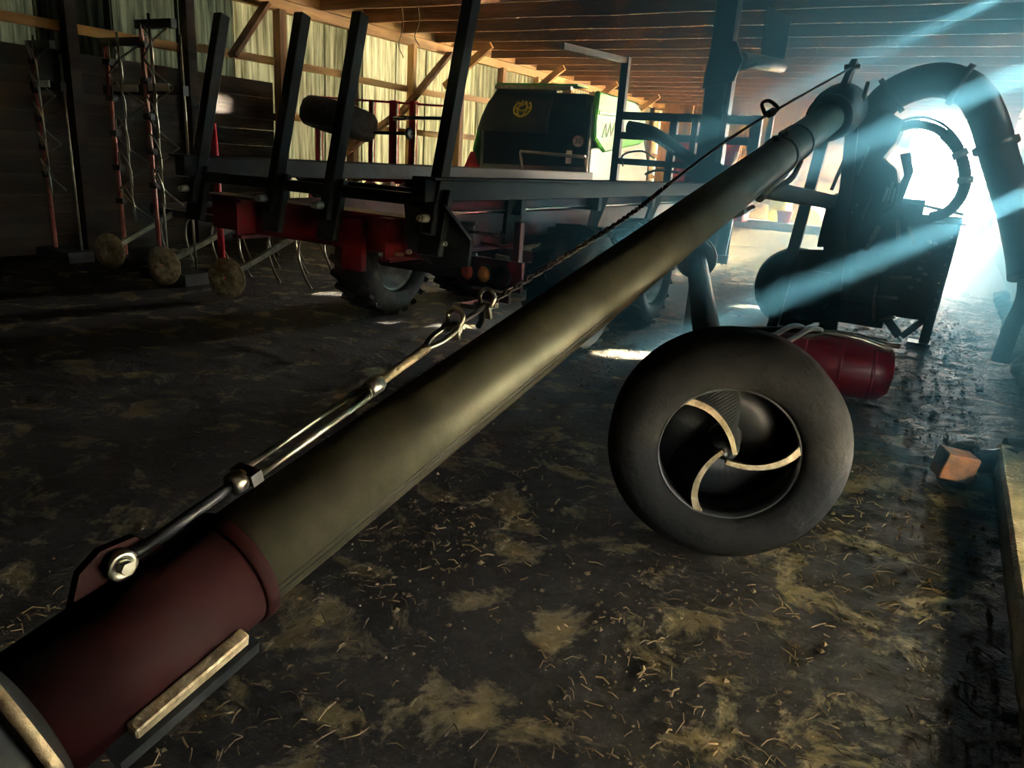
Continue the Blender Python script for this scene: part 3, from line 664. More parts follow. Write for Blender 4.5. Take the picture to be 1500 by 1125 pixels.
# chain
CH = [R5, tp(3.05, 1.265, -1.24), tp(3.55, 1.42, -1.22)]
chp = bez(CH, 30)
L = 0; links = []
m = B(); up = True; step = 0
for i in range(0, len(chp) - 1):
    a_, b_ = chp[i], chp[i + 1]; dd = (b_ - a_).normalized(); sd2 = dd.cross(Vector((0, 0, 1))).normalized()
    if i % 2: sd2 = dd.cross(sd2).normalized()
    mid = (a_ + b_) / 2; h_ = (b_ - a_).length * 0.68
    pts = [mid + dd * (h_ * cos(2 * pi * q / 8)) + sd2 * (0.010 * sin(2 * pi * q / 8)) for q in range(8)]
    m.path(pts, 0.0045, 5, closed=True)
m.build('chain', 'cable_black', mx, kind='stuff')
MT = Vector((-1.03, 7.44, 2.44))
B().path(bez([CH[-1], tp(4.3, 1.64, -1.20), tp(5.23, 1.88, -1.17), MT], 6), 0.0085, 8).build('cable', 'cable_black', mx)
B().path(bez([tp(5.1, 1.86, -1.17), tp(5.18, 1.93, -1.22), tp(5.28, 1.96, -1.2), tp(5.33, 1.92, -1.15), tp(5.26, 1.88, -1.17)], 5), 0.012, 7).build('cable_loop', 'cable_black', mx)
B().lathe(tp(5.25, 1.885, -1.17), MT - tp(5.23, 1.88, -1.17), [(0.005, -0.09), (0.024, -0.05), (0.028, 0.03), (0.012, 0.09)], 10).build('cable_clamp', 'cable_black', mx)
# clamp bands and hoses on the upper tube
for yy in (5.55, 6.0):
    B().lathe(ax_at(yy), AD, [(0.126, -0.03), (0.133, -0.03), (0.133, 0.03), (0.126, 0.03)], 36).build('clamp_band', 'machine_black', tb)
for yy in (5.42, 5.56, 5.62): B().tube(ax_at(yy) + AU * 0.12, ax_at(yy) + AU * 0.155, 0.025, seg=8).build('clamp_bolt', 'machine_black', tb)
B().path(bez([ax_at(6.0) + AR * 0.05 - AU * 0.13, ax_at(5.75) + AR * 0.06 - AU * 0.19, ax_at(5.5) + AR * 0.03 - AU * 0.20, ax_at(5.1) - AU * 0.17], 5), 0.02, 8).build('hydraulic_hose', 'cable_black', mx)
B().tube(ax_at(5.15) - AU * 0.19, ax_at(5.75) - AU * 0.17, 0.035, seg=10).build('support_cylinder', 'grey_paint', mx)
B().tube(ax_at(5.0) - AU * 0.22, ax_at(4.6) - AU * 0.16, 0.022, seg=10).build('support_rod', 'chrome', mx)
# head flange, mast plate
B().lathe(ax_at(7.1), AD, [(0.12, -0.04), (0.19, -0.04), (0.19, 0.04), (0.12, 0.06)], 30).build('head_flange', 'machine_black', mx)
B().prism([(-1.12, 7.2, 2.08), (-1.12, 7.52, 2.05), (-1.05, 7.48, 2.50), (-1.05, 7.40, 2.50)], None, (0.05, 0, 0)).build('mast_plate', 'machine_black', mx)
B().tube((-1.10, 7.44, 2.44), (-0.97, 7.44, 2.44), 0.022, seg=10).build('mast_pin', 'galvanised', mx)
B().prism([(-0.93, 7.35, 2.0), (-0.93, 7.5, 2.0), (-0.90, 7.46, 2.30), (-0.90, 7.42, 2.32)], None, (0.03, 0, 0)).build('mast_plate', 'machine_black', mx)
# gearbox at the head of the tube
B().lathe(ax_at(7.45), AD, [(0.02, -0.3), (0.16, -0.28), (0.22, -0.1), (0.22, 0.15), (0.15, 0.25), (0.02, 0.28)], 24).build('gearbox', 'machine_black', mx)
B().bar((-1.16, 7.5, 1.95), (-1.35, 7.6, 0.05), 0.10, 0.08).build('support_leg', 'machine_black', mx)
B().bar((-0.95, 7.5, 1.95), (-0.80, 7.6, 0.05), 0.10, 0.08).build('support_leg', 'machine_black', mx)
B().bar((-1.30, 7.56, 0.62), (-0.83, 7.56, 0.62), 0.07, 0.07).build('leg_brace', 'machine_black', mx)
B().bar((-1.0, 7.45, 1.30), (-1.16, 5.4, 1.40), 0.09, 0.12).build('tube_strut', 'machine_black', mx)

# ================================================================== SECOND MIXER (ring facing the camera)
m2 = empty('slurry_mixer', (-0.57, 2.75, 0), 'slurry mixer with black tyre-like shroud ring around three curved blades on a long black tube', 'slurry mixer')
N2 = Vector((0.33, -0.94, -0.01)).normalized(); C2 = Vector((-0.60, 2.83, 0.462))
propeller_ring(m2, C2, N2, 0.465, 0.268, 0.15)
A2 = -N2
B().tube(C2 + A2 * 0.08, C2 + A2 * 0.75, 0.07, 0.10, 24).build('shaft_tube', 'machine_black', m2)
B().tube(C2 + A2 * 0.7, C2 + A2 * 3.9 + Vector((0.0, 0, 0.25)), 0.085, seg=20).build('rear_tube', 'machine_black', m2)
B().lathe(C2 + A2 * 3.9 + Vector((0, 0, 0.25)), A2, [(0.02, -0.1), (0.15, -0.08), (0.18, 0.0), (0.18, 0.2), (0.02, 0.25)], 24, closed=False).build('gear_head', 'machine_black', m2)
pq = C2 + A2 * 3.7; B().bar((pq.x, pq.y, 0.62), (pq.x, pq.y, 0.0), 0.07, 0.07, (0, 1, 0)).build('stand_leg', 'machine_black', m2)
for dx in (-0.05, 0.03): B().path(bez([C2 + Vector((dx + 0.05, 0.25, 0.36)), C2 + Vector((dx + 0.10, 0.7, 0.38)), C2 + Vector((dx + 0.05, 1.2, 0.28)), C2 + A2 * 1.7 + Vector((0.0, 0, 0.1))], 5), 0.013, 7).build('hydraulic_hose', 'cable_black', m2)
# red drum lying behind the ring
dr = empty('red_drum', (-0.5, 5.75, 0), 'dark red steel drum with chrome rods on top lying behind the black ring', 'drum')
D0 = Vector((-0.95, 5.65, 0.215)); DA = Vector((1, 0.12, 0.0)).normalized()
dm = B().lathe(D0, DA, [(0.01, 0.0), (0.19, 0.0), (0.212, 0.03), (0.212, 0.66), (0.20, 0.73), (0.15, 0.785), (0.07, 0.80), (0.01, 0.80)], 40, closed=False).build('drum_body', 'drum_red', dr)
for hh in (0.2, 0.45, 0.66): B().lathe(D0 + DA * hh, DA, [(0.21, -0.012), (0.218, -0.01), (0.218, 0.01), (0.21, 0.012)], 40).build('drum_hoop', 'drum_red', dm)
for k_, (x0, x1, yy, zz) in enumerate(((-0.72, -0.34, 5.62, 0.455), (-0.60, -0.24, 5.72, 0.45), (-0.42, -0.15, 5.66, 0.43))):
    B().tube((x0, yy, zz), (x1, yy + 0.06, zz - 0.03 + 0.01 * k_), 0.016, 0.02, 10).build('chrome_rod', 'chrome', dr)
B().path(bez([(-0.80, 5.6, 0.36), (-0.62, 5.52, 0.47), (-0.40, 5.55, 0.46), (-0.2, 5.62, 0.40)], 5), 0.02, 8).build('hose', 'galvanised', dr)
B().tube((-0.48, 5.7, 0.41), (-0.48, 5.7, 0.47), 0.035, seg=14).build('filler_cap', 'galvanised', dr)

# ================================================================== PUMP WITH GOOSENECK PIPE
pm = empty('slurry_pump', (-0.55, 8.1, 0), 'tall black slurry pump machine with arched gooseneck pipe and corrugated hose', 'pump')
# frame
for x0, x1 in ((-0.02, 0.02), (-0.95, -0.92)):
    B().bar((x0, 8.2, 0.0), (x1, 8.15, 1.22), 0.09, 0.09, (0, 1, 0)).build('frame_leg', 'machine_black', pm, bevel=0.004)
    B().bar((x0, 8.9, 0.0), (x1, 8.85, 1.22), 0.09, 0.09, (0, 1, 0)).build('frame_leg', 'machine_black', pm)
B().box((-0.06, 8.2, 0.015), (0.2, 0.2, 0.03)).build('foot_plate', 'machine_black', pm)
B().box((-0.48, 8.15, 1.20), (1.05, 0.1, 0.08)).build('top_rail', 'machine_black', pm, bevel=0.004)
B().box((-0.48, 8.2, 0.28), (1.0, 0.08, 0.07)).build('lower_rail', 'machine_black', pm)
B().bar((-0.02, 8.18, 0.30), (-0.22, 8.18, 0.06), 0.06, 0.06).build('corner_strut', 'machine_black', pm)
B().bar((-0.50, 8.18, 0.34), (-0.24, 8.18, 0.06), 0.08, 0.08).build('corner_strut', 'machine_black', pm)
pn = B().box((-0.22, 8.08, 0.74), (0.50, 0.06, 0.86)).build('control_panel', 'machine_black', pm, bevel=0.006)
for i in range(9):
    bolt(pn, (0.0 + random.uniform(-0.01, 0.01), 8.05, 0.38 + i * 0.085), (0, -1, 0), 0.011, 0.012)
for (px_, pz_) in ((-0.17, 1.0), (-0.12, 0.99), (-0.16, 0.90), (-0.19, 0.82), (-0.20, 0.75), (-0.15, 0.70), (-0.19, 0.64), (-0.24, 0.56)):
    B().tube((px_, 8.05, pz_), (px_ + 0.02, 8.02, pz_), 0.016, seg=8).build('hose_fitting', 'galvanised', pn)
B().box((-0.52, 8.25, 0.85), (0.5, 0.3, 0.66)).build('valve_block', 'machine_black', pm, bevel=0.01)
B().box((-0.62, 8.1, 0.52), (0.24, 0.1, 0.30)).build('gear_cover', 'machine_black', pm, bevel=0.01)
# slanted levers and rods in front
for p0, p1, r_ in (((-0.68, 7.98, 0.86), (-0.61, 7.95, 1.10), 0.022), ((-0.42, 8.0, 1.00), (-0.46, 7.98, 1.17), 0.022), ((-0.28, 8.0, 0.97), (-0.36, 8.0, 1.12), 0.015),
                   ((-0.52, 7.98, 0.45), (-0.32, 7.98, 0.45), 0.016), ((-0.42, 7.98, 0.64), (-0.24, 7.98, 0.66), 0.016), ((-0.45, 7.98, 0.22), (-0.30, 7.98, 0.27), 0.015), ((-0.95, 7.9, 0.26), (-0.88, 7.9, 0.36), 0.012)):
    B().tube(p0, p1, r_, seg=10).build('lever', 'galvanised', pm)
m = B().path(bez([(-0.52, 7.96, 0.56), (-0.52, 7.95, 0.42), (-0.50, 7.95, 0.30), (-0.48, 7.94, 0.20)], 5), 0.02, 8)
m.build('drain_pipe', 'galvanised', pm)
B().tube((-0.40, 8.02, 1.34), (0.06, 8.04, 1.27), 0.014, seg=8).build('top_rod', 'chrome', pm)
B().bar((-0.20, 8.0, 1.20), (0.10, 8.04, 1.18), 0.02, 0.02).build('top_rod', 'chrome', pm)
B().box((-0.76, 8.45, 0.68), (0.70, 0.3, 1.2)).build('rear_casing', 'machine_black', pm, bevel=0.01)
B().box((-0.74, 8.2, 1.12), (0.66, 0.3, 0.5)).build('upper_casing', 'machine_black', pm, bevel=0.01)
# column carrying the gooseneck
B().prism([(-1.05, 8.0, 1.05), (-0.62, 8.0, 1.15), (-0.48, 8.0, 1.35), (-0.56, 8.0, 1.62), (-0.70, 8.0, 1.72), (-0.62, 8.0, 1.86), (-0.58, 8.0, 2.05), (-0.74, 8.0, 2.14), (-0.92, 8.0, 2.18), (-1.06, 8.0, 2.0), (-1.02, 8.0, 1.5)], None, (0, 0.35, 0)).build('column_casing', 'machine_black', pm, bevel=0.01)
B().prism([(-0.56, 7.98, 1.34), (-0.46, 7.98, 1.34), (-0.42, 7.98, 1.62), (-0.48, 7.98, 1.78), (-0.56, 7.98, 1.76), (-0.49, 7.98, 1.58)], None, (0, 0.05, 0)).build('lever_plate', 'machine_black', pm)
for q in range(4): B().tube((-0.62 + 0.035 * q, 7.97, 1.32), (-0.60 + 0.03 * q, 7.97, 1.46 + 0.05 * (q % 2)), 0.012, seg=8).build('valve_stem', 'galvanised', pm)
B().box((-0.42, 8.05, 1.30), (0.30, 0.08, 0.14)).build('manifold', 'machine_black', pm)
# gooseneck
gp = bez([(-0.88, 8.15, 1.9), (-0.84, 8.15, 2.16), (-0.68, 8.15, 2.33), (-0.40, 8.15, 2.42), (-0.12, 8.15, 2.34), (0.06, 8.13, 2.12), (0.24, 8.08, 1.75), (0.44, 7.98, 1.35), (0.58, 7.88, 1.0), (0.64, 7.8, 0.80)], 6)
gk = B().path(gp, 0.15, 20).build('gooseneck_pipe', 'machine_black', pm)
for i in (10, 22, 34):
    d_ = (gp[i + 1] - gp[i - 1]).normalized(); B().lathe(gp[i], d_, [(0.145, -0.025), (0.185, -0.025), (0.185, 0.025), (0.145, 0.025)], 24).build('pipe_flange', 'machine_black', gk)
B().path(bez([gp[-1], (0.66, 7.76, 0.6), (0.62, 7.74, 0.35), (0.60, 7.72, 0.05)], 4), 0.07, 12).build('down_hose', 'rubber', pm)
# corrugated hose loop
hp_ = bez([(-0.66, 8.05, 1.98), (-0.48, 8.04, 2.03), (-0.28, 8.02, 1.98), (-0.10, 8.0, 1.82), (0.00, 8.0, 1.60), (0.00, 8.0, 1.42), (-0.08, 8.0, 1.28), (-0.2, 8.02, 1.22)], 14)
B().path(hp_, 0.05, 12, radii=[0.034 + (0.012 if i > 30 else 0) + 0.007 * (i % 2) for i in range(len(hp_))]).build('corrugated_hose', 'rubber', pm)
B().path([p + Vector((0.0, 0.12, 0.07)) for p in hp_[:60]], 0.012, 6).build('thin_hose', 'cable_black', pm)
for i in (44, 58): B().lathe(hp_[i], (hp_[i + 1] - hp_[i - 1]), [(0.045, -0.03), (0.066, -0.03), (0.066, 0.03), (0.045, 0.03)], 14).build('hose_clamp', 'galvanised', pm)
# impeller drum at the foot and shield
B().lathe((-1.28, 8.1, 0.40), (0.25, -1, 0), [(0.02, 0.16), (0.30, 0.16), (0.40, 0.10), (0.40, -0.16), (0.02, -0.16)], 36, closed=False).build('pump_drum', 'machine_black', pm)
B().prism([(-1.52, 7.95, 0.55), (-1.30, 7.95, 0.80), (-0.95, 7.95, 0.84), (-0.85, 7.95, 0.1), (-1.50, 7.95, 0.1)], None, (0, 0.05, 0)).build('drum_shield', 'machine_black', pm, bevel=0.01)
B().bar((-1.46, 7.93, 0.42), (-1.34, 7.93, 0.60), 0.015, 0.02).build('shield_edge', 'chrome', pm)
B().bar((-1.08, 7.93, 0.30), (-1.02, 7.93, 0.36), 0.015, 0.02).build('shield_clip', 'chrome', pm)
B().prism([(-1.12, 7.9, 0.85), (-0.8, 7.9, 0.9), (-0.72, 7.9, 1.4), (-1.1, 7.9, 1.35)], None, (0, 0.08, 0)).build('side_casing', 'machine_black', pm, bevel=0.01)
for q in range(5): bolt(pm, (-0.95 + 0.03 * q, 7.9, 1.0 + 0.07 * q), (0, -1, 0), 0.012, 0.012)
# hydraulic lines beside the tube head
B().bar((-1.06, 7.75, 1.40), (-0.98, 7.75, 1.76), 0.03, 0.03).build('chrome_rod', 'chrome', pm)
B().bar((-0.86, 7.7, 1.52), (-0.80, 7.7, 1.80), 0.02, 0.02).build('chrome_rod', 'chrome', pm)
B().path(bez([(-0.98, 7.72, 1.70), (-0.92, 7.7, 1.55), (-0.90, 7.7, 1.40), (-0.96, 7.72, 1.25)], 5), 0.016, 7).build('hydraulic_hose', 'cable_black', pm)

# ================================================================== ROUND BALER
bl = empty('round_baler', (-6.8, 13.6, 0), 'green and black round baler with yellow emblem parked behind the trailer', 'baler')
plan = [(-7.95, 12.25), (-7.75, 12.02), (-6.50, 12.0), (-5.72, 12.16), (-5.72, 15.0), (-7.95, 15.0)]
def layer(z, inset):
    cx, cy = -6.83, 13.6
    return [(cx + (x_ - cx) * (1 - inset), cy + (y_ - cy) * (1 - inset), z) for x_, y_ in plan]
m = B(); lv = [(0.55, 0.10), (0.9, 0.0), (1.9, 0.0), (2.35, 0.045), (2.62, 0.14)]; vs = []
for z, q in lv: vs += layer(z, q)
n = len(plan); fs = [(i * n + j, i * n + (j + 1) % n, (i + 1) * n + (j + 1) % n, (i + 1) * n + j) for i in range(len(lv) - 1) for j in range(n)]
fs += [tuple(reversed(range(n))), tuple(range((len(lv) - 1) * n, len(lv) * n))]
m.add(vs, fs); body = m.build('chamber_body', 'black_panel', bl, bevel=0.03)
# hood cloth on the upper tailgate
hd = B(); nx = 16; vs = []
for k_, (yy, zz) in enumerate(((11.93, 1.92), (11.96, 2.15), (12.08, 2.42), (12.30, 2.66))):
    for i in range(nx + 1):
        xx = -7.83 + 1.46 * i / nx + (0.10 * k_ / 3 if i == 0 else 0); vs.append((xx + 0.05 * k_ * (1 - 2 * i / nx) * 0.5, yy - 0.015 * mnoise.noise((xx * 3, zz * 3, 1)) , zz))
fs = [(k_ * (nx + 1) + i, k_ * (nx + 1) + i + 1, (k_ + 1) * (nx + 1) + i + 1, (k_ + 1) * (nx + 1) + i) for k_ in range(3) for i in range(nx)]
hd.add(vs, fs, True); ho = hd.build('hood_cloth', 'hood_cloth', bl); md = ho.modifiers.new('thickness', 'SOLIDIFY'); md.thickness = 0.03
B().box((-6.95, 12.34, 2.70), (1.55, 0.10, 0.07)).build('top_edge_bar', 'galvanised', bl, bevel=0.01)
B().box((-6.90, 12.6, 2.76), (1.65, 0.5, 0.03)).build('top_lid', 'green_wrap', bl)
# yellow emblem of interlaced strokes
em = empty('emblem', (-6.92, 11.93, 2.32), None); em.parent = bl; em.location = Vector((-6.92, 11.93, 2.32)) - WO[bl]
Rm = Matrix.Rotation(radians(-25), 3, 'X')
def ep(x_, y_): return Vector((-6.92, 12.0, 2.30)) + Rm @ Vector((x_, -0.04, y_))
for pts in ([(-0.13, -0.10), (-0.17, 0.0), (-0.12, 0.12)], [(-0.04, -0.14), (-0.09, 0.0), (-0.02, 0.15)], [(0.04, -0.15), (0.09, 0.0), (0.03, 0.14)], [(0.12, -0.11), (0.17, 0.01), (0.12, 0.12)],
            [(-0.16, 0.02), (0.0, -0.04), (0.15, 0.03)], [(-0.12, -0.10), (0.0, -0.15), (0.12, -0.10)], [(-0.10, 0.12), (-0.05, 0.05), (0.06, 0.13)]):
    B().path(bez([ep(*p_) for p_ in pts], 5), 0.017, 6).build('emblem_stroke', 'yellow_print', em)
# side panels: green hood and white lower panel
def panel(name, pts, mat, t=0.04, bev=0.02): return B().prism([(-5.70, y_, z_) for y_, z_ in pts], None, (t, 0, 0)).build(name, mat, bl, bevel=bev)
panel('side_panel_black', [(12.12, 0.75), (12.22, 0.75), (12.22, 2.45), (12.12, 2.5)], 'black_panel')
panel('side_panel_white', [(12.22, 0.70), (15.0, 0.80), (15.05, 1.5), (14.6, 2.05), (13.1, 1.82), (12.22, 1.72)], 'white_panel', 0.06)
panel('side_panel_green', [(12.20, 2.15), (12.24, 1.90), (12.7, 1.68), (14.4, 1.90), (14.75, 2.05), (14.4, 2.45), (13.9, 2.64), (12.24, 2.66)], 'green_wrap', 0.11, 0.03)
panel('side_panel_crease', [(12.28, 2.28), (14.2, 2.36), (14.2, 2.42), (12.28, 2.36)], 'green_wrap', 0.125, 0.01)
panel('side_sill', [(12.24, 0.62), (15.0, 0.70), (15.0, 0.84), (12.24, 0.78)], 'green_wrap', 0.075)
for q in range(4):
    B().bar((-5.585, 12.5 + q * 0.2, 1.92 + 0.03 * q), (-5.585, 12.62 + q * 0.2, 2.16 + 0.03 * q), 0.02, 0.012, (1, 0, 0)).build('side_lettering', 'white_print', bl)
    B().bar((-5.585, 12.62 + q * 0.2, 2.16 + 0.03 * q), (-5.585, 12.68 + q * 0.2, 1.94 + 0.03 * q), 0.02, 0.012, (1, 0, 0)).build('side_lettering', 'white_print', bl)
B().prism([(-8.02, 12.3, 0.9), (-8.02, 12.18, 1.6), (-7.95, 12.2, 1.95), (-7.80, 12.4, 2.5), (-7.85, 14.6, 2.5), (-8.02, 14.8, 0.9)], None, (-0.06, 0, 0)).build('side_panel_left', 'green_wrap', bl, bevel=0.02)
# speed sticker on the chamfered corner
cn = Vector((0.16, -0.78, 0)).normalized(); cp = Vector((-5.86, 12.13, 1.83)) + cn * 0.012
stk = B().tube(cp, cp + cn * 0.01, 0.105, seg=32).build('speed_sticker', 'white_print', bl)
Rr = Matrix((Vector((-cn.y, cn.x, 0)), Vector((0, 0, 1)), cn)).transposed().to_4x4(); Rr.translation = cp + cn * 0.014
text_mesh('speed_number', '30', 0.13, 'black_print', Rr, stk)
B().lathe(cp + cn * 0.01, cn, [(0.105, 0.0), (0.105, 0.006), (0.088, 0.006), (0.088, 0.0)], 32).build('sticker_border', 'red_paint', stk)
for z_ in (1.62, 1.50):
    q = Vector((-6.0, 12.102, z_)) + cn * 0.012
    B().prism([q + Vector((-cn.y, cn.x, 0)) * s_ * 0.05 + Vector((0, 0, t_ * 0.05)) for s_, t_ in ((-1, -1), (1, -1), (1, 1), (-1, 1))], None, cn * 0.008).build('warning_sticker', 'white_print', bl)
# bale ramp hoop and rails at the rear
m = B().tube((-6.70, 11.75, 1.20), (-6.76, 11.72, 1.60), 0.024, seg=8).tube((-6.76, 11.72, 1.60), (-5.52, 11.75, 1.58), 0.026, seg=8).tube((-5.52, 11.75, 1.58), (-5.46, 11.8, 0.9), 0.024, seg=8)
m.build('ramp_hoop', 'galvanised', bl)
B().bar((-6.74, 11.74, 1.22), (-6.62, 11.7, 0.85), 0.05, 0.03).build('ramp_arm', 'galvanised', bl)
B().bar((-7.6, 11.8, 1.30), (-5.5, 11.8, 1.36), 0.06, 0.10).build('rear_rail', 'grey_paint', bl)
B().box((-6.1, 11.9, 1.05), (1.1, 0.10, 0.36)).build('rear_bar', 'black_panel', bl)
# red warning triangle on a bracket
tri = B().prism([(-7.98, 11.75, 1.20), (-7.58, 11.75, 1.20), (-7.74, 11.75, 1.54), (-7.82, 11.75, 1.54)], None, (0, 0.015, 0)).build('warning_triangle', 'signal_red', bl)
B().box((-7.78, 11.78, 1.05), (0.34, 0.05, 0.16)).build('triangle_bracket', 'black_panel', bl)
B().box((-7.78, 11.78, 0.9), (0.14, 0.05, 0.16)).build('lamp_box', 'machine_black', bl)
for xx, s_ in ((-5.75, 1), (-7.9, -1)): wheel(bl, (xx - s_ * 0.25, 13.9, 0.5), (s_, 0, 0), 0.5, 0.4, 0.28)
B().box((-6.83, 13.9, 0.55), (1.9, 0.14, 0.14)).build('axle', 'machine_black', bl)
B().bar((-6.83, 15.0, 0.7), (-6.83, 17.2, 0.5), 0.2, 0.16).build('drawbar', 'green_wrap', bl)
B().box((-6.83, 17.0, 0.22), (0.1, 0.1, 0.44)).build('parking_jack', 'machine_black', bl)

# ================================================================== RED MACHINES BY THE LEFT WALL AND BEHIND
rf = empty('folded_tedder', (-7.9, 9.0, 0), 'red folded hay tedder frame with black wheel in front of the corrugated wall', 'tedder')
for xx, wd in ((-9.05, 0.10), (-7.95, 0.07), (-7.52, 0.13), (-7.16, 0.10), (-8.55, 0.06)):
    B().box((xx, 9.2, 1.12), (wd, 0.09, 2.12)).build('upright', 'bright_red', rf, bevel=0.006)
    B().box((xx + wd * 0.5 + 0.02, 9.16, 1.2), (0.022, 0.03, 1.9)).build('upright_rod', 'galvanised', rf)
B().tube((-9.15, 9.2, 2.20), (-6.4, 9.2, 2.12), 0.016, seg=8).build('top_cable', 'bright_red', rf)
B().box((-7.9, 9.2, 1.05), (2.5, 0.12, 0.12)).build('main_beam', 'bright_red', rf, bevel=0.006)
B().box((-7.9, 9.3, 0.62), (2.9, 0.12, 0.14)).build('lower_beam', 'bright_red', rf, bevel=0.006)
for xx in (-8.8, -7.3): B().box((xx, 9.3, 0.3), (0.12, 0.12, 0.6)).build('stand_leg', 'bright_red', rf)
tyc = Vector((-8.2, 8.75, 1.86))
B().lathe(tyc, (0.1, 0.2, 1), [(0.30, 0.13), (0.40, 0.20), (0.50, 0.19), (0.56, 0.12), (0.575, 0), (0.56, -0.12), (0.50, -0.19), (0.40, -0.20), (0.30, -0.13)], 40).build('transport_tyre', 'rubber', rf)
B().lathe(tyc, (0.1, 0.2, 1), [(0.02, 0.06), (0.31, 0.10), (0.31, -0.10), (0.02, -0.06)], 24).build('transport_rim', 'red_paint', rf)
B().bar(tyc, (-8.0, 9.2, 1.7), 0.08, 0.08).build('wheel_arm', 'machine_black', rf)
for x0, x1, zz in ((-7.3, -6.35, 1.93), (-7.95, -7.05, 1.70)):
    B().tube((x0, 8.95, zz), (x1, 8.95, zz + 0.02), 0.025, seg=10).build('spindle', 'machine_black', rf)
    B().lathe((x1, 8.95, zz + 0.02), (1, 0, 0), [(0.02, -0.03), (0.07, -0.01), (0.09, 0.02), (0.02, 0.05)], 16).build('spindle_disc', 'machine_black', rf)
    B().tube((x0, 8.93, zz - 0.01), (x0 + 0.22, 8.93, zz), 0.035, seg=10).build('spindle_sleeve', 'chrome', rf)
for q in range(7):
    xx = -8.9 + q * 0.33
    B().tube((xx, 9.05, 0.95), (xx + 0.22, 9.0, 0.93 + 0.05 * (q % 3)), 0.045, seg=10).build('rotor_arm', ('bright_red', 'white_panel', 'galvanised')[q % 3], rf)
    B().path(bez([(xx, 9.0, 0.78), (xx + 0.1, 8.95, 0.86), (xx + 0.22, 8.95, 0.80), (xx + 0.3, 9.0, 0.72)], 4), 0.012, 6).build('tine', 'galvanised', rf)

def lattice(name, x0, x1, y, z0, z1, lab, pole='pink_pole', cross=6, lean=0.02, grp=None):
    r = empty(name, ((x0 + x1) / 2, y, 0), lab, 'harrow')
    W_ = x1 - x0; sh = lambda z: lean * (z1 - z)
    B().path([(x0 + sh(z), y, z) for z in (z1, (z1 + z0) / 2, z0, 0.03)], 0.024, 8).build('pole', pole, r)
    B().path([(x1 + sh(z), y + 0.1, z) for z in (z1 - 0.06, (z1 + z0) / 2, z0, 0.02)], 0.014, 7).build('frame_rod', 'galvanised', r)
    B().path([(x0 + 0.55 * W_ + sh(z), y - 0.08, z) for z in (z1 + 0.1, (z1 + z0) / 2, z0)], 0.014, 7).build('frame_rod', 'galvanised', r)
    for i in range(cross):
        za = z0 + (z1 - z0) * i / cross; zb = z0 + (z1 - z0) * (i + 1) / cross
        xa, xb = (x0, x1) if i % 2 else (x1, x0)
        B().path(bez([(xa + sh(za), y, za), ((xa + xb) / 2 + sh(za) + 0.02, y - 0.06, (za + zb) / 2), (xb + sh(zb), y, zb)], 4), 0.010, 6).build('lattice_wire', 'galvanised', r)
    for i in range(5):
        za = z0 + (z1 - z0) * (0.1 + 0.2 * i)
        B().path(bez([(x0 + 0.2 * W_ + sh(za), y - 0.05, za), (x0 + 0.45 * W_ + sh(za), y - 0.14, za + 0.18), (x0 + 0.62 * W_ + sh(za), y - 0.1, za + 0.02), (x0 + 0.60 * W_ + sh(za), y - 0.08, za - 0.20)], 4), 0.009, 6).build('spring_tine', 'galvanised', r)
        B().box((x0 + sh(za) + 0.05, y - 0.02, za), (0.12, 0.06, 0.06)).build('tine_clamp', 'machine_black', r)
    B().box(((x0 + x1) / 2 + sh(z1), y, z1 + 0.02), (W_ + 0.12, 0.06, 0.08)).build('top_bar', 'machine_black', r)
    B().box(((x0 + x1) / 2 + sh(1.1), y + 0.02, 1.9), (W_ + 0.25, 0.06, 0.09)).build('cross_bar', 'machine_black', r)
    B().box(((x0 + x1) / 2 + 0.08, y - 0.06, 1.92), (W_ * 0.7, 0.02, 0.07)).build('plate_edge', 'white_panel', r)
    B().box(((x0 + x1) / 2 + sh(0), y, 0.06), (W_ + 0.3, 0.3, 0.12)).build('foot_frame', 'machine_black', r)
    return r
lattice('folded_harrow', -8.22, -7.60, 5.2, 0.55, 2.36, 'upright folded harrow wing with pinkish pole under the light strip of corrugated wall')
lattice('folded_harrow', -7.30, -6.85, 5.0, 0.80, 2.48, 'taller upright harrow wing with thin wire lattice and red tube at its side')
lattice('folded_harrow', -9.1, -8.75, 4.9, 0.80, 2.30, 'upright harrow wing with red pole in the darkest corner of the wall')
rt = B().path([(-6.75, 5.35, 1.62), (-6.72, 5.35, 1.2), (-6.71, 5.35, 0.9), (-6.70, 5.35, 0.03)], 0.035, 8).build('red_tube', 'bright_red', label='short bright red tube leaning upright beside the wire lattice', cat='tube', base=True)

# spring tine cultivator low on the ground
cu = empty('tine_cultivator', (-7.3, 6.4, 0), 'low cultivator with curved spring tines standing on the floor left of the trailer', 'cultivator')
for yy, zz in ((5.7, 0.60), (6.4, 0.60), (7.1, 0.60)):
    B().box((-6.9, yy, zz), (2.9, 0.08, 0.08)).build('tool_bar', 'machine_black', cu)
for xx in (-8.2, -6.9, -5.7): B().box((xx, 6.4, 0.66), (0.08, 1.6, 0.06)).build('frame_bar', 'machine_black', cu)
for r_, yy in enumerate((5.7, 6.4, 7.1)):
    for q in range(6):
        xx = -8.1 + q * 0.46 + 0.15 * r_
        tn = B().path(bez([(xx, yy, 0.58), (xx - 0.10, yy, 0.50), (xx - 0.12, yy, 0.32), (xx - 0.02, yy - 0.02, 0.14), (xx + 0.10, yy - 0.04, 0.02)], 5), 0.014, 7).build('spring_tine', 'galvanised', cu)
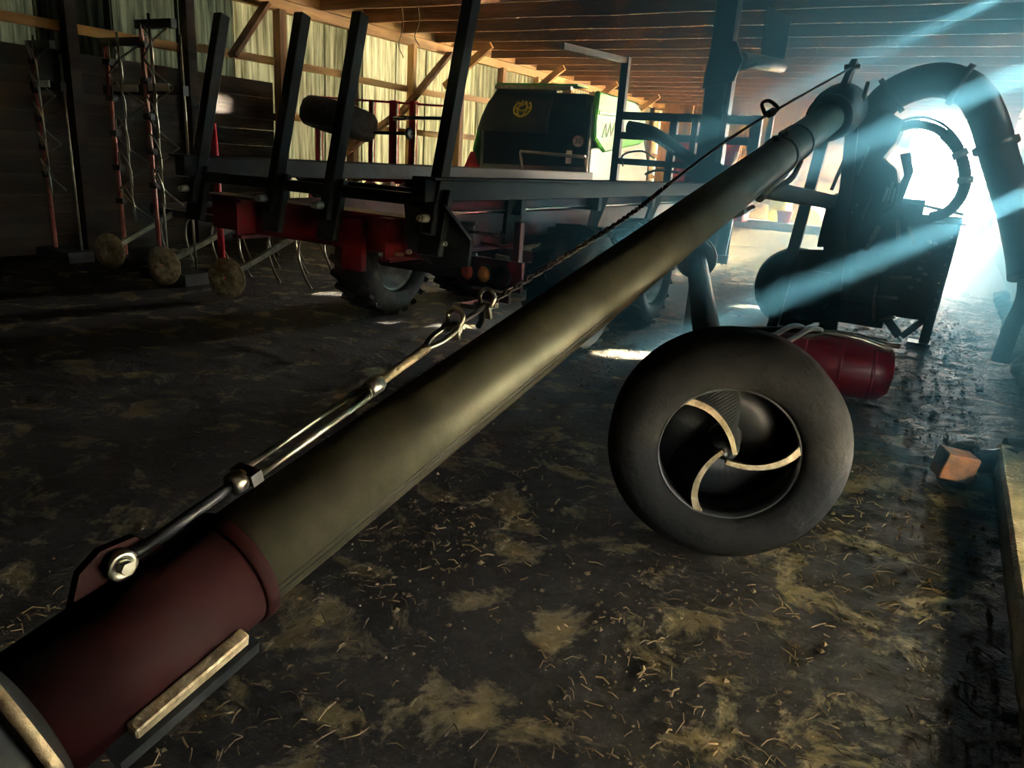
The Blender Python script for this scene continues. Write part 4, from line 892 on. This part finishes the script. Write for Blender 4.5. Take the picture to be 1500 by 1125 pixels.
for xx, yy in ((-6.85, 4.75), (-5.9, 4.75), (-8.0, 4.9)):
    B().lathe((xx, yy, 0.2), (0.3, -1, 0), [(0.02, 0.02), (0.12, 0.03), (0.2, 0.0), (0.2, -0.006), (0.12, 0.02), (0.02, 0.01)], 24).build('levelling_disc', 'worn_metal', cu)
    B().bar((xx, yy + 0.02, 0.22), (xx + 0.05, 5.7, 0.6), 0.05, 0.05).build('disc_arm', 'galvanised', cu)

# red machine behind the trailer headboard
rm_ = empty('red_mower', (-4.7, 16.5, 0), 'red mower with crumpled cover standing behind the trailer headboard', 'mower')
m = B(); nx = 10; vs = []
for k_ in range(7):
    for i in range(nx + 1):
        xx = -5.7 + 1.5 * i / nx; zz = 0.5 + 0.27 * k_; dd = 0.12 * mnoise.noise((xx * 2.2, zz * 2.4, 3)); vs.append((xx, 16.2 + dd + 0.05 * k_, zz + 0.05 * mnoise.noise((xx * 2, 0, 1))))
fs = [(k_ * (nx + 1) + i, k_ * (nx + 1) + i + 1, (k_ + 1) * (nx + 1) + i + 1, (k_ + 1) * (nx + 1) + i) for k_ in range(6) for i in range(nx)]
m.add(vs, fs, False); cv = m.build('cover', 'bright_red', rm_); md = cv.modifiers.new('thickness', 'SOLIDIFY'); md.thickness = 0.04
B().box((-4.8, 16.5, 0.75), (1.9, 0.5, 0.5)).build('mower_deck', 'bright_red', rm_, bevel=0.03)
for xx in (-5.5, -4.2): B().box((xx, 16.5, 0.26), (0.1, 0.3, 0.52)).build('stand_leg', 'machine_black', rm_)
for p0, p1 in (((-5.2, 16.0, 0.8), (-4.9, 15.95, 1.5)), ((-4.7, 16.0, 0.8), (-4.55, 15.95, 1.25)), ((-4.4, 16.0, 0.7), (-4.1, 16.0, 1.9))):
    B().tube(p0, p1, 0.05, seg=10).build('arm', 'white_panel', rm_)

# ================================================================== BACK OF THE BARN
led = B().box((-4.4, 22.6, 0.10), (4.6, 0.5, 0.24)).build('feed_ledge', 'concrete', kind='structure', label='low pale concrete ledge across the back of the barn', cat='ledge', bevel=0.02)
yb = empty('yellow_watering_can', (-4.55, 23.6, 0), 'bright yellow plastic can with sprouting handles by the back wall', 'can')
B().lathe((-4.55, 23.6, 0.5), (0, 0, 1), [(0.02, -0.5), (0.28, -0.5), (0.33, 0.1), (0.30, 0.45), (0.24, 0.55), (0.02, 0.55)], 24, closed=False).build('body', 'yellow_plastic', yb)
for a_ in (0.4, 1.9, 3.3): B().path(bez([(-4.55, 23.6, 1.0), (-4.55 + 0.12 * cos(a_), 23.6 + 0.12 * sin(a_), 1.25), (-4.55 + 0.35 * cos(a_), 23.6 + 0.3 * sin(a_), 1.45)], 4), 0.04, 8).build('handle', 'yellow_plastic', yb)
rb = empty('red_bucket', (-4.2, 22.55, 0.22), 'small red bucket standing on the concrete ledge', 'bucket')
B().lathe((-4.2, 22.55, 0.22), (0, 0, 1), [(0.02, 0.0), (0.16, 0.0), (0.22, 0.30), (0.23, 0.30), (0.23, 0.33), (0.20, 0.33), (0.15, 0.03), (0.02, 0.03)], 20, closed=False).build('body', 'red_plastic', rb)
B().path(bez([(-4.42, 22.55, 0.53), (-4.35, 22.5, 0.68), (-4.2, 22.48, 0.73), (-4.05, 22.5, 0.68), (-3.98, 22.55, 0.53)], 4), 0.012, 6).build('bail', 'galvanised', rb)
for i, (xx, yy, s_) in enumerate(((-3.7, 24.2, 1.0), (-2.7, 24.4, 0.8), (-5.3, 24.3, 0.9))):
    m = B(); m.sphere((xx, yy, 0.34 * s_), 0.42 * s_, 18, 10, (1.1, 0.8, 0.85))
    m.v = [p + Vector((1, 1, 1)) * (0.05 * mnoise.noise(p * 3)) for p in m.v]
    for p in m.v: p.z = max(p.z, 0.0)
    m.build('feed_sack', 'sack', label=('bulky tan feed sack slumped by the back wall', 'smaller tan feed sack next to the doorway jamb', 'tan feed sack left of the yellow can')[i], cat='sack', group='feed sacks at the back', base=True)
pl = empty('pallet_rack', (-6.0, 23.3, 0), 'low wooden rail rack standing behind the concrete ledge', 'rack')
for xx in (-7.0, -6.2, -5.4): B().box((xx, 23.3, 0.4), (0.08, 0.08, 0.8)).build('rack_post', 'pale_wood', pl)
for zz in (0.3, 0.55, 0.78): B().box((-6.2, 23.25, zz), (1.9, 0.04, 0.1)).build('rack_rail', 'pale_wood', pl)

# ================================================================== FLOOR DETAILS
m = B().box((0.27, 4.45, 0.07), (0.17, 0.14, 0.15), Matrix.Rotation(radians(22), 3, 'Z') @ Matrix.Rotation(radians(8), 3, 'Y'))
m.build('wooden_block', 'block_wood', label='small reddish wooden block lying on the littered floor', cat='block', bevel=0.006, base=True)
m = B()
for q in range(3): m.sphere((0.42 + 0.11 * q, 5.02 + random.uniform(-0.08, 0.08), 0.05), 0.10, 10, 7, (1.2, 1.0, 0.75))
m.v = [p + Vector((1, 1, 1)) * (0.05 * mnoise.noise(p * 9)) for p in m.v]
m.v = [p + Vector((-0.08, -0.22, 0)) for p in m.v]
m.build('muck_clump', 'muck_floor', label='dark lump of muck beside the end of the kerb', cat='clump', base=True)
def litter_density():
    r = random.random()
    if r < 0.50: return random.uniform(-0.75, 0.46), 1.0 + 9.0 * random.random() ** 1.4
    if r < 0.78: return random.uniform(-2.6, -0.3), 0.9 + 5.5 * random.random() ** 1.2
    if r < 0.92: return random.uniform(-2.3, -1.3), random.uniform(0.6, 2.6)
    return random.uniform(-4, 0.4), random.uniform(2, 11)
m = B()
for i in range(3000):
    x_, y_ = litter_density(); ln = random.uniform(0.008, 0.03) * (1.6 if random.random() < 0.12 else 1); a_ = random.uniform(0, 2 * pi); wd = random.uniform(0.0012, 0.0032)
    z_ = fz(x_, y_) + 0.004; dx, dy = cos(a_), sin(a_); up_ = random.uniform(0, 0.018)
    c0 = Vector((x_ - dx * ln, y_ - dy * ln, z_)); c1_ = Vector((x_ + random.uniform(-.3, .3) * ln * dy, y_ - random.uniform(-.3, .3) * ln * dx, z_ + up_)); c2_ = Vector((x_ + dx * ln, y_ + dy * ln, z_ + random.uniform(0, 0.012)))
    sd_ = Vector((-dy, dx, 0)) * wd; h_ = Vector((0, 0, wd * 1.3))
    m.add([c0 - sd_, c0 + sd_, c0 + h_, c1_ - sd_, c1_ + sd_, c1_ + h_, c2_ - sd_, c2_ + sd_, c2_ + h_],
          [(0, 1, 4, 3), (1, 2, 5, 4), (2, 0, 3, 5), (3, 4, 7, 6), (4, 5, 8, 7), (5, 3, 6, 8)])
m.build('straw_litter', 'straw', label='loose straw stalks scattered over the muck floor', cat='straw', kind='stuff', fix=False)
m = B()
for i in range(3000):
    x_, y_ = litter_density(); s_ = random.choice((1, 1, 1, 1, 2.0)) * random.uniform(0.004, 0.013); z_ = fz(x_, y_) + s_ * 0.3
    s_ *= min(1.0, 0.35 + y_ * 0.09)
    vs = [Vector((s_ * random.uniform(.7, 1.4), 0, 0)), Vector((0, s_ * random.uniform(.7, 1.4), 0)), Vector((-s_ * random.uniform(.7, 1.4), 0, 0)), Vector((0, -s_ * random.uniform(.7, 1.4), 0)), Vector((0, 0, s_ * random.uniform(.5, 1.1))), Vector((0, 0, -s_))]
    a_ = random.uniform(0, pi); Rz = Matrix.Rotation(a_, 3, 'Z')
    m.add([Rz @ v + Vector((x_, y_, z_)) for v in vs], [(0, 1, 4), (1, 2, 4), (2, 3, 4), (3, 0, 4), (1, 0, 5), (2, 1, 5), (3, 2, 5), (0, 3, 5)])
m.build('muck_crumbs', 'clod', label='dry crumbs and small stones strewn over the muck floor', cat='crumbs', kind='stuff', fix=False)

# ================================================================== HAZE
hzm = bpy.data.materials.new('dust_haze'); hzm.use_nodes = True
n_, l_ = hzm.node_tree.nodes, hzm.node_tree.links; n_.remove(n_['Principled BSDF'])
vs_ = n_.new('ShaderNodeVolumeScatter'); vs_.inputs['Color'].default_value = (0.20, 0.60, 0.82, 1); vs_.inputs['Density'].default_value = 0.17; vs_.inputs['Anisotropy'].default_value = 0.8
va_ = n_.new('ShaderNodeVolumeAbsorption'); va_.inputs['Color'].default_value = vs_.inputs['Color'].default_value; va_.inputs['Density'].default_value = vs_.inputs['Density'].default_value
as_ = n_.new('ShaderNodeAddShader'); l_.new(vs_.outputs[0], as_.inputs[0]); l_.new(va_.outputs[0], as_.inputs[1])
l_.new(as_.outputs[0], n_['Material Output'].inputs['Volume']); MATS['dust_haze'] = hzm
B().box((-0.95, 8.7, 1.72), (3.7, 10.4, 3.36)).build('dust_haze', 'dust_haze', label='bluish dust haze hanging in the light in front of the doorway', cat='haze', kind='stuff')
